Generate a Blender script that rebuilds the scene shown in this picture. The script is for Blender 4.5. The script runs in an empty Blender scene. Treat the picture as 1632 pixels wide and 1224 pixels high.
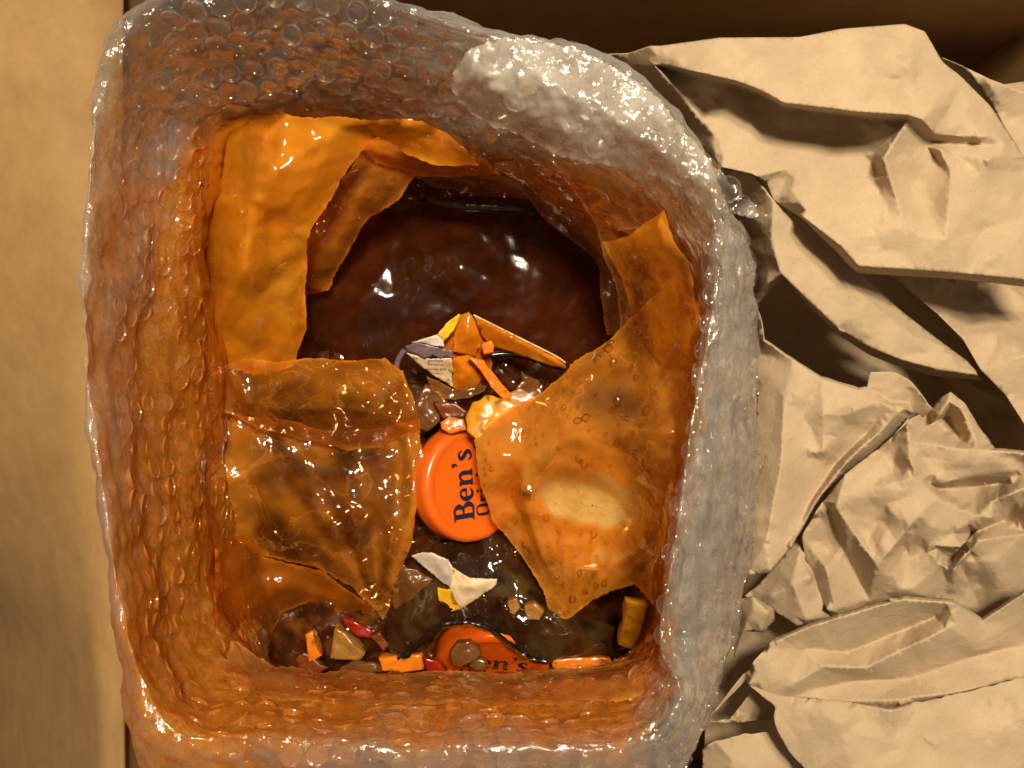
import bpy, bmesh, math, random
import numpy as np
from mathutils import Vector, Matrix, noise
from mathutils.geometry import delaunay_2d_cdt
random.seed(7); RNG = np.random.default_rng(7)
scn = bpy.context.scene
C = scn.collection

# ---------------------------------------------------------------- camera
CAM_H, FPX = 0.31, 1265.0
cam_d = bpy.data.cameras.new('camera'); cam = bpy.data.objects.new('camera', cam_d); C.objects.link(cam)
cam.location = (0, 0, CAM_H); cam.rotation_euler = (0, 0, 0)
cam_d.sensor_width = 36; cam_d.lens = 36*FPX/1632; cam_d.clip_start = 0.01; cam_d.clip_end = 20
cam_d.dof.use_dof = True; cam_d.dof.focus_distance = 0.385; cam_d.dof.aperture_fstop = 20
scn.camera = cam
# ---------------------------------------------------------------- room light
w = bpy.data.worlds.new('World'); scn.world = w; w.use_nodes = True
w.node_tree.nodes['Background'].inputs[0].default_value = (1.0, .82, .60, 1)
w.node_tree.nodes['Background'].inputs[1].default_value = 0.17
def lamp(name, loc, target, size, power, col):
    l = bpy.data.lights.new(name, 'AREA'); l.shape = 'DISK'; l.size = size; l.energy = power; l.color = col
    o = bpy.data.objects.new(name, l); C.objects.link(o); o.location = loc
    o.rotation_euler = (Vector(target)-Vector(loc)).to_track_quat('-Z', 'Y').to_euler(); return o
for lx, ly, lz in ((.03, .36, 1.06), (.17, .42, 1.08), (.12, .27, 1.10)):      # the three bulbs of one ceiling lamp
    lamp('ceiling_lamp_bulb', (lx, ly, lz), (0, 0, -.05), 0.10, 7.5, (1, .87, .665))
scn.view_settings.view_transform = 'Standard'; scn.view_settings.look = 'None'
scn.view_settings.exposure = 0.0; scn.view_settings.gamma = 1
cy = scn.cycles
cy.use_denoising = True; cy.use_adaptive_sampling = True; cy.adaptive_threshold = .04; cy.adaptive_min_samples = 16
cy.max_bounces = 6; cy.diffuse_bounces = 2; cy.glossy_bounces = 3; cy.transmission_bounces = 6
cy.transparent_max_bounces = 16; cy.sample_clamp_indirect = 4; cy.caustics_reflective = False; cy.caustics_refractive = False

# ---------------------------------------------------------------- helpers
def P(px, py, z):
    """a point of the place: z is its height in mm above the rim of the box"""
    z = z*.001; s = (CAM_H-z)/FPX
    return Vector(((px-816)*s, (612-py)*s, z))
def tag(o, label=None, cat=None, group=None, kind=None):
    if label: o['label'] = label
    if cat: o['category'] = cat
    if group: o['group'] = group
    if kind: o['kind'] = kind
    return o
def empty(name, loc=(0, 0, 0)):
    o = bpy.data.objects.new(name, None); C.objects.link(o); o.location = loc; o.empty_display_size = .01; return o
def mesh_obj(name, V, F, mat, parent=None, smooth=True, origin=None):
    me = bpy.data.meshes.new(name)
    V = [tuple(v) for v in V]
    if parent is not None and origin is None: origin = parent.location
    if origin is not None: V = [(a-origin[0], b-origin[1], c-origin[2]) for a, b, c in V]
    me.from_pydata(V, [], F); me.update()
    if smooth: me.polygons.foreach_set('use_smooth', [True]*len(me.polygons))
    me.materials.append(mat)
    o = bpy.data.objects.new(name, me); C.objects.link(o)
    if parent is not None: o.parent = parent
    elif origin is not None: o.location = origin
    return o
def inpoly(pts, poly):
    x, y = pts[:, 0], pts[:, 1]; n = len(poly); ins = np.zeros(len(pts), bool); j = n-1
    for i in range(n):
        xi, yi = poly[i][0], poly[i][1]; xj, yj = poly[j][0], poly[j][1]
        c = ((yi > y) != (yj > y)) & (x < (xj-xi)*(y-yi)/((yj-yi) or 1e-9)+xi)
        ins ^= c; j = i
    return ins
def cdt(pts, edges):
    r = delaunay_2d_cdt([Vector((float(a), float(b))) for a, b in pts], edges, [], 0, 1e-4)
    return np.array([(v.x, v.y) for v in r[0]]), [tuple(f) for f in r[2]], r[3]
class Lin:
    """piecewise linear height over a triangulated set of traced points"""
    def __init__(self, pts3, edges=()):
        pts3 = np.array(pts3, float)
        v, f, orig = cdt(pts3[:, :2], list(edges))
        z = np.zeros(len(v))
        for i, o in enumerate(orig):
            if o: z[i] = pts3[o[0], 2]
            else:
                d = np.hypot(*(pts3[:, :2]-v[i]).T); k = np.argsort(d)[:3]; wt = 1/(d[k]+.1); z[i] = (pts3[k, 2]*wt).sum()/wt.sum()
        self.v, self.f, self.z = v, f, z
    def __call__(self, q):
        q = np.asarray(q, float); out = np.full(len(q), np.nan)
        for a, b, c in self.f:
            A, B, D = self.v[a], self.v[b], self.v[c]
            det = (B[1]-D[1])*(A[0]-D[0])+(D[0]-B[0])*(A[1]-D[1])
            if abs(det) < 1e-9: continue
            m = (q[:, 0] >= min(A[0], B[0], D[0])-.01) & (q[:, 0] <= max(A[0], B[0], D[0])+.01) & (q[:, 1] >= min(A[1], B[1], D[1])-.01) & (q[:, 1] <= max(A[1], B[1], D[1])+.01)
            if not m.any(): continue
            k = np.nonzero(m)[0]; s = q[k]
            l1 = ((B[1]-D[1])*(s[:, 0]-D[0])+(D[0]-B[0])*(s[:, 1]-D[1]))/det
            l2 = ((D[1]-A[1])*(s[:, 0]-D[0])+(A[0]-D[0])*(s[:, 1]-D[1]))/det
            l3 = 1-l1-l2; ok = (l1 > -1e-3) & (l2 > -1e-3) & (l3 > -1e-3)
            out[k[ok]] = l1[ok]*self.z[a]+l2[ok]*self.z[b]+l3[ok]*self.z[c]
        for k in np.nonzero(np.isnan(out))[0]:
            d = ((self.v-q[k])**2).sum(1); out[k] = self.z[d.argmin()]
        return out
def facets(lo, hi, step, amp, rng):
    """random facetted height: what crumpling leaves in a sheet"""
    n = max(8, int((hi[0]-lo[0])*(hi[1]-lo[1])/step**2))
    p = np.c_[rng.uniform(lo[0]-step, hi[0]+step, n*1), rng.uniform(lo[1]-step, hi[1]+step, n*1), rng.uniform(-amp, amp, n)]
    cs = [[lo[0]-2*step, lo[1]-2*step, 0], [hi[0]+2*step, lo[1]-2*step, 0], [hi[0]+2*step, hi[1]+2*step, 0], [lo[0]-2*step, hi[1]+2*step, 0]]
    return Lin(np.vstack([p, cs]))
def dens(line, step):
    out = []
    for a, b in zip(line[:-1], line[1:]):
        n = max(1, int(math.hypot(b[0]-a[0], b[1]-a[1])/step))
        for k in range(n): out.append(tuple(a[i]+(b[i]-a[i])*k/n for i in range(3)))
    out.append(tuple(line[-1])); return out
def sheet(name, outline, creases=(), points=(), step=7, smooth=2, crumple=(), wob=0, wob_scale=.02, fine=0, ragged=0, mat=None, parent=None, thick=0, seed=1, ridge=0, origin=None, stain=None, edge=.3, sn=.30, curve=0):
    """a thin sheet traced as outline + fold lines + points, each with its own height; between them it is flat facets, then softened and crumpled"""
    rng = np.random.default_rng(seed)
    pts, edges = [], []
    n = len(outline); pts += [tuple(p) for p in outline]; edges += [(i, (i+1) % n) for i in range(n)]
    for c in creases:
        b = len(pts); pts += [tuple(p) for p in c]; edges += [(b+i, b+i+1) for i in range(len(c)-1)]
    pts += [tuple(p) for p in points]
    coarse = Lin(pts, edges)
    poly = dens(list(outline)+[outline[0]], step*.8)[:-1]
    if ragged:
        poly = [(x+rng.normal()*ragged+2*ragged*noise.noise((x*.05, y*.05, seed)), y+rng.normal()*ragged+2*ragged*noise.noise((x*.05, y*.05, seed+9)), z) for x, y, z in poly]
    if curve: poly = [(x+curve*noise.noise((x*.016, y*.016, seed+.5)), y+curve*noise.noise((x*.016, y*.016, seed+7.5)), z) for x, y, z in poly]
    A = np.array(poly)
    fp = [A[:, :2]]
    cl = [np.array(dens(c, step*.8))[:, :2] for c in creases if len(c) > 1]
    lo, hi = A[:, :2].min(0), A[:, :2].max(0)
    gx, gy = np.meshgrid(np.arange(lo[0], hi[0], step), np.arange(lo[1], hi[1], step*.87))
    gx[1::2] += step*.5
    g = np.c_[gx.ravel(), gy.ravel()]+rng.uniform(-.25, .25, (gx.size, 2))*step
    g = g[inpoly(g, poly)]
    solid = np.vstack(fp+cl)
    keep = np.ones(len(g), bool)
    for k0 in range(0, len(solid), 400):
        d = ((g[:, None, :]-solid[None, k0:k0+400, :])**2).sum(2).min(1); keep &= d > (step*.5)**2
    g = g[keep]
    allp = np.vstack([solid, g]); e2 = [(i, (i+1) % len(A)) for i in range(len(A))]
    b = len(A)
    for c in cl: e2 += [(b+i, b+i+1) for i in range(len(c)-1)]; b += len(c)
    v, f, _ = cdt(allp, e2)
    fa = np.array(f); ok = inpoly(v[fa].mean(1), poly); f = [tuple(int(i) for i in t) for t in fa[ok]]
    z = coarse(v)
    fa = np.array(f); E = np.vstack([fa[:, [0, 1]], fa[:, [1, 2]], fa[:, [2, 0]]]); E.sort(1); E = np.unique(E, axis=0)
    deg = np.bincount(E.ravel(), minlength=len(v)).clip(1)
    for k_ in range(smooth+1):
        if k_ == smooth:
            for st, amp in crumple: z = z+facets(lo, hi, st, amp, rng)(v)
            break
        s = np.zeros(len(v)); np.add.at(s, E[:, 0], z[E[:, 1]]); np.add.at(s, E[:, 1], z[E[:, 0]])
        z = np.where(deg > 1, .45*z+.55*s/deg, z)
    if wob or ridge:
        for i in range(len(v)):
            q = Vector((v[i, 0]*wob_scale, v[i, 1]*wob_scale, seed*3.1))
            a = wob*(noise.noise(q)+.5*noise.noise(q*2.3)) if wob else 0
            if ridge:
                q2 = Vector((v[i, 0]*wob_scale+1.2*noise.noise(q*1.5), v[i, 1]*wob_scale+1.2*noise.noise(q*1.5+Vector((5, 2, 1))), seed*1.7))
                a += ridge*(1-abs(noise.noise(q2*1.6))*2.2)+.5*ridge*(1-abs(noise.noise(q2*3.7))*2.2)
            z[i] += a
    V = [P(v[i, 0], v[i, 1], z[i]) for i in range(len(v))]
    o = mesh_obj(name, V, [(t[2], t[1], t[0]) for t in f], mat, parent, origin=origin)
    # faces look up at the camera
    me = o.data
    if sum(p.normal.z for p in me.polygons) < 0: me.flip_normals()
    if thick:
        m = o.modifiers.new('thickness', 'SOLIDIFY'); m.thickness = thick*.001; m.offset = -1
    if stain is not None:
        vals = np.array([stain(a, b) for a, b in v]); vals[:len(A)] += edge  # outline made brighter: light caught by cut edges, painted as extra stain
        for i in range(len(v)):
            q = V[i]*26+Vector((seed, 0, seed*2)); q = q+.6*noise.noise_vector(q*1.3); vals[i] += sn*(noise.noise(q)+.6*noise.noise(q*2.3)+.35*noise.noise(q*5.1))
        at = me.attributes.new('stain', 'FLOAT', 'POINT'); at.data.foreach_set('value', vals)
    return o, (lambda q: Lin_nearest(v, z, q))
def Lin_nearest(v, z, q):
    q = np.asarray(q, float); return np.array([z[((v-p)**2).sum(1).argmin()] for p in q])

# ---------------------------------------------------------------- materials
class N:
    def __init__(self, name):
        self.m = bpy.data.materials.new(name); self.m.use_nodes = True; self.t = self.m.node_tree; self.t.nodes.clear()
        self.out = self.t.nodes.new('ShaderNodeOutputMaterial')
        self.co = self.t.nodes.new('ShaderNodeTexCoord').outputs['Object']
    def n(self, typ, ins=None, **kw):
        d = self.t.nodes.new('ShaderNode'+typ)
        for k, v in kw.items(): setattr(d, k, v)
        for k, v in (ins or {}).items():
            s = d.inputs[k]
            if hasattr(v, 'is_linked') or isinstance(v, bpy.types.NodeSocket): self.t.links.new(v, s)
            else: s.default_value = v
        return d
    def noise(self, scale, detail=4, rough=.55, dist=0, vec=None):
        return self.n('TexNoise', {'Vector': vec or self.co, 'Scale': scale, 'Detail': detail, 'Roughness': rough, 'Distortion': dist}).outputs[0]
    def ramp(self, fac, a, b, c0=0, c1=1):
        return self.n('MapRange', {0: fac, 1: a, 2: b, 3: c0, 4: c1}).outputs[0]
    def math(self, op, a, b=0): return self.n('Math', {0: a, 1: b}, operation=op).outputs[0]
    def mixc(self, fac, a, b):
        d = self.t.nodes.new('ShaderNodeMix'); d.data_type = 'RGBA'
        for s, v in ((d.inputs[0], fac), (d.inputs[6], a), (d.inputs[7], b)):
            if isinstance(v, bpy.types.NodeSocket): self.t.links.new(v, s)
            else: s.default_value = v
        return d.outputs[2]
    def bump(self, h, strength, dist=.001, normal=None):
        ins = {'Height': h, 'Strength': strength, 'Distance': dist}
        if normal: ins['Normal'] = normal
        return self.n('Bump', ins).outputs[0]
    def crinkle(self, scale, tilt, normal=None, warp=.004):
        """crinkled film: small flat facets, each tilted its own way"""
        wn = self.n('TexNoise', {'Vector': self.co, 'Scale': scale*.6, 'Detail': 1.}).outputs['Color']
        v = self.n('VectorMath', {0: self.co, 1: self.n('VectorMath', {0: wn, 'Scale': warp}, operation='SCALE').outputs[0]}, operation='ADD').outputs[0]
        c = self.n('TexVoronoi', {'Vector': v, 'Scale': scale}).outputs['Color']
        c = self.n('VectorMath', {0: c, 1: (.5, .5, .5)}, operation='SUBTRACT').outputs[0]
        c = self.n('VectorMath', {0: c, 'Scale': tilt*2}, operation='SCALE').outputs[0]
        nn = normal or self.n('NewGeometry').outputs['Normal']
        return self.n('VectorMath', {0: self.n('VectorMath', {0: nn, 1: c}, operation='ADD').outputs[0]}, operation='NORMALIZE').outputs[0]
    def mixs(self, fac, a, b): return self.n('MixShader', {0: fac, 1: a, 2: b}).outputs[0]
    def end(self, s): self.t.links.new(s, self.out.inputs[0]); return self.m
def c4(r, g, b): return (r, g, b, 1)
def mat_kraft(name, base=(.47, .345, .212)):
    a = N(name); f = a.noise(900, 3, .7); l = a.noise(45, 4)
    col = a.mixc(a.ramp(l, .3, .7), c4(*[x*.9 for x in base]), c4(*[x*1.1 for x in base]))
    col = a.mixc(a.ramp(f, .35, .75, 0, .35), col, c4(*[x*.72 for x in base]))
    sp = a.n('TexVoronoi', {'Vector': a.co, 'Scale': 160.0}).outputs[0]
    col = a.mixc(a.ramp(sp, .05, .03, 0, .6), col, c4(.12, .07, .03))
    b = a.bump(a.noise(600, 4, .7), .25, .0006); b = a.bump(a.noise(130, 5, .6, .6), .35, .0015, b)
    return a.end(a.n('BsdfPrincipled', {'Base Color': col, 'Roughness': .78, 'Normal': b, 'Specular IOR Level': .25}).outputs[0])
def mat_card():
    a = N('cardboard'); vec = a.n('Mapping', {0: a.co, 3: (1, .8, 1)}).outputs[0]
    l = a.noise(46, 6, .72, 0, vec); f = a.noise(1100, 2, .7)
    col = a.mixc(a.ramp(l, .3, .7), c4(.27, .148, .050), c4(.37, .215, .08)); col = a.mixc(a.ramp(f, .4, .8, 0, .4), col, c4(.28, .17, .07))
    b = a.bump(l, .12, .001); b = a.bump(f, .2, .0004, b)
    return a.end(a.n('BsdfPrincipled', {'Base Color': col, 'Roughness': .7, 'Normal': b, 'Specular IOR Level': .3}).outputs[0])
def mat_film(name, deep, light, op_lo, op_hi, scale=38., amp=.9, gloss=1.0, rough=.085, bump=.35, bscale=70., strands=0., trans=.45):
    """thin plastic film wet with sauce: clear where bare, tinted and cloudy where sauce sticks to it ('stain', plus blotches)"""
    a = N(name)
    at = a.n('Attribute', {}, attribute_name='stain').outputs['Fac']
    s = a.n('MapRange', {0: at, 1: 0., 2: 1., 3: 0., 4: 1.}, interpolation_type='SMOOTHSTEP').outputs[0]
    h = a.noise(bscale, 3, .55, 1.0)
    if strands:
        n2 = a.noise(30, 3, .5, 1.2)
        st = a.ramp(a.math('ABSOLUTE', a.math('SUBTRACT', n2, .5)), .022, .0, 0, strands)
        s = a.math('MINIMUM', a.math('ADD', s, st), 1.0); h = a.math('ADD', h, a.math('MULTIPLY', st, .3))
    orange = a.mixc(a.ramp(h, .3, .7), c4(*deep), c4(*light))
    tr = a.n('BsdfTransparent', {0: a.mixc(s, c4(.97, .88, .72), c4(.97, .50, .09))}).outputs[0]
    b = a.crinkle(130, .13, a.bump(h, bump, .004), .010)
    sc = a.mixs(trans, a.n('BsdfDiffuse', {0: orange}).outputs[0], a.n('BsdfTranslucent', {0: orange}).outputs[0])
    m = a.mixs(a.ramp(s, 0, 1, op_lo, op_hi), tr, sc)
    fr = a.n('Fresnel', {'IOR': 1.5, 'Normal': b}).outputs[0]
    gl = a.n('BsdfGlossy', {0: c4(1, .97, .92), 1: rough, 'Normal': b}).outputs[0]
    return a.end(a.mixs(a.math('MINIMUM', a.math('MULTIPLY', fr, gloss), .30), m, gl))
def mat_wrap(name, bump=.85, bscale=260., film=True):
    """bubble wrap: clear film greyed by its layers ('haze'), stained orange where sauce got between them ('stain')"""
    a = N(name)
    s0 = a.n('Attribute', {}, attribute_name='stain').outputs['Fac']; hz = a.n('Attribute', {}, attribute_name='haze').outputs['Fac']
    lw = a.n('LayerWeight', {0: .30}).outputs['Facing']
    if film:
        h = a.noise(bscale, 3, .6, 1.2); b = {'Normal': a.crinkle(260, .36, a.bump(h, bump, .0008))}
        s = s0
        tone = a.ramp(h, .35, .65)
    else: b, s, tone = {}, s0, .5
    tr = a.n('BsdfTransparent', {0: a.mixc(s, c4(.95, .91, .85), c4(.97, .62, .18))}).outputs[0]
    col = a.mixc(s, c4(.95, .87, .75), a.mixc(tone, c4(.92, .29, .010), c4(.98, .46, .05)))
    sc = a.mixs(.5, a.n('BsdfDiffuse', {0: col}).outputs[0], a.n('BsdfTranslucent', {0: col}).outputs[0])
    fac = a.math('ADD', a.math('MULTIPLY', a.math('POWER', lw, 1.5), .34 if film else .42), a.math('ADD', a.math('MULTIPLY', hz, a.math('SUBTRACT', 1., a.math('MULTIPLY', s, .6))), a.math('MULTIPLY', s, .50)))
    m = a.mixs(a.math('MINIMUM', fac, .92), tr, sc)
    fr = a.n('Fresnel', {'IOR': 1.5, **b}).outputs[0]
    gl = a.n('BsdfGlossy', {0: c4(1, 1, 1), 1: .15 if film else .12, **b}).outputs[0]
    return a.end(a.mixs(a.math('MINIMUM', a.math('MULTIPLY', fr, 2.6 if film else 1.2), .36), m, gl))
def mat_wet(name, c1, c2, scale=60., rough=.16, bump=.4, bscale=70., bd=.003, coat=.6, sss=0., speck=None):
    a = N(name); col = a.mixc(a.ramp(a.noise(scale, 5, .6, .8), .35, .68), c4(*c1), c4(*c2))
    if speck: col = a.mixc(a.ramp(a.noise(scale*1.3, 3, .5, .4), .54, .70), col, c4(*speck))
    b = a.bump(a.noise(bscale, 4, .55, .6), bump, bd); b = a.bump(a.noise(bscale*4, 3), bump*.35, bd*.3, b)
    ins = {'Base Color': col, 'Roughness': rough, 'Normal': b, 'Coat Weight': coat, 'Coat Roughness': .06}
    if sss: ins.update({'Subsurface Weight': sss, 'Subsurface Radius': (.006, .003, .001), 'Subsurface Scale': .6})
    return a.end(a.n('BsdfPrincipled', ins).outputs[0])
def mat_clear(name, tint=(.9, .8, .62), gloss=1.6, rough=.04):
    a = N(name); b = a.bump(a.noise(160, 3), .3, .001)
    fr = a.n('Fresnel', {'IOR': 1.5, 'Normal': b}).outputs[0]
    return a.end(a.mixs(a.math('MINIMUM', a.math('MULTIPLY', fr, gloss), .9), a.n('BsdfTransparent', {0: c4(*tint)}).outputs[0], a.n('BsdfGlossy', {0: c4(1, .96, .9), 1: rough, 'Normal': b}).outputs[0]))
M = dict(
    kraft=mat_kraft('kraft_paper'), card=mat_card(),
    film=mat_film('stained_film', (.80, .20, .010), (.90, .31, .025), .06, .74, bump=.22, trans=.35),
    film_bright=mat_film('orange_film', (.90, .25, .008), (.97, .37, .016), .10, .80, bump=.10, bscale=46., trans=.35),
    film_clear=mat_film('thin_film', (.82, .24, .012), (.92, .36, .035), .03, .74, bump=.30, strands=.25, gloss=1.7, trans=.35),
    film_dark=mat_film('lining_film', (.78, .17, .007), (.88, .29, .018), .02, .80, bump=.16, trans=.35),
    film_milky=mat_film('milky_film', (.82, .33, .04), (.90, .50, .13), .05, .62, bump=.14, trans=.35),
    wrap=mat_wrap('bubble_film'), wrap_white=mat_wrap('torn_bubble_film', 1.0, 240.), bubble=mat_wrap('bubble_dome', film=False),
    sauce=mat_wet('sauce', (.026, .006, .0015), (.085, .024, .004), 45, .13, .20, 34, .004, .6, 0, (.16, .05, .008)),
    pouch=mat_wet('dark_pouch_film', (.014, .006, .003), (.05, .018, .005), 40, .10, .10, 30, .004, .6, 0, (.06, .04, .010)),
    mass=mat_wet('sauce_mass', (.022, .005, .0014), (.050, .010, .002), 32, .20, .03, 20, .005, .35, 0, (.065, .014, .003)),
    black=mat_wet('black_rim', (.006, .004, .003), (.012, .008, .005), 60, .2, .5, 200, .001, .5),
    lid=mat_wet('orange_plastic', (.78, .125, .006), (.84, .145, .008), 30, .32, .06, 60, .001, .25, .15),
    navy=mat_wet('navy_print', (.012, .012, .030), (.016, .016, .036), 30, .4, .02, 60, .001, 0),
    cream=mat_wet('cream_plastic', (.80, .62, .26), (.86, .68, .30), 30, .25, .15, 90, .001, .5),
    paper=mat_wet('label_paper', (.70, .54, .31), (.80, .64, .40), 90, .45, .2, 200, .0006, .25, 0, (.62, .27, .05)),
    label_white=mat_wet('label_white', (.62, .54, .42), (.78, .70, .56), 90, .4, .2, 200, .0006, .3, 0, (.62, .27, .05)),
    yellow=mat_wet('label_yellow', (.80, .42, .01), (.86, .50, .02), 60, .35, .1, 120, .0006, .3),
    purple=mat_wet('label_purple', (.13, .085, .10), (.19, .13, .14), 120, .4, .1, 120, .0006, .2),
    amber=mat_wet('amber_label', (.50, .15, .012), (.66, .26, .03), 34, .2, .3, 60, .003, .7),
    ink=mat_wet('ink', (.10, .06, .04), (.13, .08, .05), 60, .6, 0, 100, .001, 0),
    carrot=mat_wet('carrot', (.72, .17, .006), (.82, .25, .012), 140, .2, .3, 170, .002, .8, .3, (.30, .085, .008)),
    pine=mat_wet('pineapple', (.62, .24, .008), (.76, .36, .015), 110, .3, .3, 120, .002, .25, .25, (.30, .085, .008)),
    pale_pine=mat_wet('bamboo', (.28, .12, .02), (.40, .20, .04), 110, .3, .3, 200, .002, .3, .2, (.30, .085, .008)),
    sunk=mat_wet('sauced_carrot', (.14, .03, .004), (.22, .05, .006), 90, .25, .4, 120, .003, .2),
    pepper=mat_wet('red_pepper', (.24, .010, .004), (.38, .022, .005), 90, .15, .2, 120, .002, .9, .2),
    onion=mat_wet('onion', (.11, .04, .008), (.22, .085, .02), 60, .22, .4, 110, .003, .2, .2),
    glass=mat_clear('wet_glass'), drop=mat_clear('sauce_drop', (1, .90, .62), .9, .03),
)

# ---------------------------------------------------------------- the box
def slab(name, quad, t, mat, parent, nu=1, nv=1):
    """a flat board: four corners, extruded by t along its normal"""
    q = [Vector(p) for p in quad]; nrm = (q[1]-q[0]).cross(q[3]-q[0]).normalized()*t
    V = q+[p-nrm for p in q]
    F = [(0, 1, 2, 3), (7, 6, 5, 4)]+[(i, i+4, (i+1) % 4+4, (i+1) % 4) for i in range(4)]
    o = mesh_obj(name, V, F, mat, parent, smooth=False)
    m = o.modifiers.new('bevel', 'BEVEL'); m.width = .0012; m.segments = 2
    return o
box = tag(empty('cardboard_box', (.05, -.03, -.25)), 'brown corrugated cardboard box standing open around the parcel and paper', 'box')
BZ = -.25; BT_ = -.036
FL, FR, NR, NL = (-.1765, .196), (.275, .190), (.275, -.250), (-.1535, -.250)
NR, NL = (.275, -.268), (-.176, -.268)
slab('base', [(*NL, BZ), (*NR, BZ), (*FR, BZ), (*FL, BZ)], .004, M['card'], box)
def wall(a, b): slab('side_wall', [(*a, BZ+.0005), (*b, BZ+.0005), (*b, BT_-.006), (*a, BT_-.006)], .004, M['card'], box)
wall(NL, NR); wall(NR, FR); wall(FR, FL); wall(FL, NL)
# the open flap: hinged along the left edge, twisted so that its near end turns away from the lamp
V, F = [], []; nu, nv = 14, 40
for layer in (0, -.004):
    for j in range(nv+1):
        t = j/nv; x0 = FL[0]+(NL[0]-FL[0])*t*1.45; y = FL[1]+.02+(NL[1]-FL[1]-.04)*t*1.45
        for i in range(nu+1):
            u = .46*i/nu; an = math.radians(9-92*max(0, min(t*1.45, 1.1)-.14)**.95*min(1, .3+u/.05)); an = max(an, math.radians(-45))
            V.append((x0+.006-u*math.cos(an), y, BT_+layer+u*math.sin(an)+.0012*noise.noise((u*30, y*20, 3))))
S = (nv+1)*(nu+1)
for j in range(nv):
    for i in range(nu):
        a = j*(nu+1)+i; q = (a, a+nu+1, a+nu+2, a+1); F.append(q[::-1]); F.append(tuple(k+S for k in q))
for j in range(nv):
    for i in (0, nu): a = j*(nu+1)+i; F.append((a, a+nu+1, a+nu+1+S, a+S))
for i in range(nu):
    for j in (0, nv): a = j*(nu+1)+i; F.append((a, a+1, a+1+S, a+S))
mesh_obj('flap', V, F, M['card'], box)

# ---------------------------------------------------------------- lofted walls of the parcel
def cr(p0, p1, p2, p3, t): return .5*((2*p1)+(-p0+p2)*t+(2*p0-5*p1+4*p2-p3)*t*t+(-p0+3*p1-3*p2+p3)*t**3)
def loft(rings, n_u, n_v):
    R = np.array([[tuple(P(*p)) for p in r] for r in rings]); K = R.shape[1]
    G = np.zeros((R.shape[0], n_u, 3))
    for i in range(n_u):
        f = i/n_u*K; k = int(f); t = f-k; G[:, i] = cr(R[:, (k-1) % K], R[:, k % K], R[:, (k+1) % K], R[:, (k+2) % K], t)
    m = R.shape[0]; H = np.zeros((n_v+1, n_u, 3))
    for j in range(n_v+1):
        f = min(j/n_v*(m-1), m-1-1e-6); k = int(f); t = f-k
        H[j] = cr(G[max(k-1, 0)], G[k], G[k+1], G[min(k+2, m-1)], t)
    return H
def grid_normals(H):
    du = np.roll(H, -1, 1)-np.roll(H, 1, 1); dv = np.gradient(H, axis=0); n = np.cross(du, dv)
    return n/np.linalg.norm(n, axis=2, keepdims=True).clip(1e-9)
def to_px(p):
    s = (CAM_H-p[..., 2])/FPX; return 816+p[..., 0]/s, 612-p[..., 1]/s
def grid_obj(name, H, mat, parent):
    nv, nu = H.shape[:2]
    F = [(j*nu+i, j*nu+(i+1) % nu, (j+1)*nu+(i+1) % nu, (j+1)*nu+i) for j in range(nv-1) for i in range(nu)]
    return mesh_obj(name, H.reshape(-1, 3), F, mat, parent)
RIM = [(212, 48, 10), (300, -8, 14), (450, -30, 12), (606, 2, 8), (760, 48, 6), (930, 84, 5), (1060, 180, 4), (1133, 310, 2), (1150, 450, 2), (1112, 680, 5), (1088, 850, 5), (1064, 1020, 3),
       (1085, 1110, 6), (1010, 1185, 12), (800, 1200, 14), (600, 1195, 14), (400, 1180, 14), (268, 1160, 10), (205, 1000, 8), (172, 800, 8), (140, 550, 9), (150, 250, 10), (170, 140, 10)]
OUT = [(196, 70, -18), (300, -5, -18), (450, -20, -18), (610, 15, -18), (765, 58, -20), (935, 92, -20), (1070, 190, -20), (1160, 330, -22), (1203, 490, -28), (1212, 690, -32), (1195, 880, -36), (1168, 1020, -36),
       (1128, 1150, -25), (1040, 1262, -18), (800, 1275, -18), (600, 1270, -18), (400, 1262, -18), (238, 1235, -16), (204, 1010, -16), (178, 800, -16), (168, 550, -16), (172, 250, -16), (178, 150, -16)]
def sink(r, z, k):
    o = []
    for p in r:
        v = P(*p); s = (CAM_H-z*.001)/FPX; o.append((816+v.x*k/s, 612-v.y*k/s, z))
    return o
IN1 = [(290, 140, -22), (340, 95, -16), (460, 85, -14), (615, 110, -18), (765, 140, -20), (900, 180, -18), (1020, 250, -16), (1098, 360, -12), (1122, 470, -8), (1104, 685, -4), (1080, 852, -5), (1056, 1022, -6),
       (1050, 1080, -15), (980, 1122, -20), (800, 1128, -20), (600, 1128, -20), (410, 1118, -22), (305, 1092, -28), (268, 985, -38), (250, 790, -40), (235, 560, -40), (240, 320, -38), (250, 220, -34)]
IN2 = [(345, 220, -66), (390, 190, -60), (475, 182, -58), (605, 195, -62), (725, 232, -66), (855, 262, -62), (985, 318, -55), (1070, 400, -48), (1100, 510, -42), (1094, 690, -36), (1068, 860, -38), (1048, 1010, -42),
       (1018, 1044, -50), (955, 1078, -60), (800, 1086, -62), (600, 1088, -62), (440, 1082, -66), (382, 1032, -78), (344, 940, -88), (338, 770, -90), (332, 570, -88), (332, 400, -80), (335, 290, -72)]
IN3 = [sink([p], -215, 1.36 if 12 <= k <= 16 else 1.12 if k in (11, 17) else 1.03)[0] for k, p in enumerate(IN2)]
wrap = tag(empty('bubble_wrap_parcel', (-.03, -.01, BZ)), 'torn open clear bubble wrap parcel, stained orange inside, left of the paper', 'bubble wrap')
def clamp(x): return 0. if x < 0 else 1. if x > 1 else x
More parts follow.
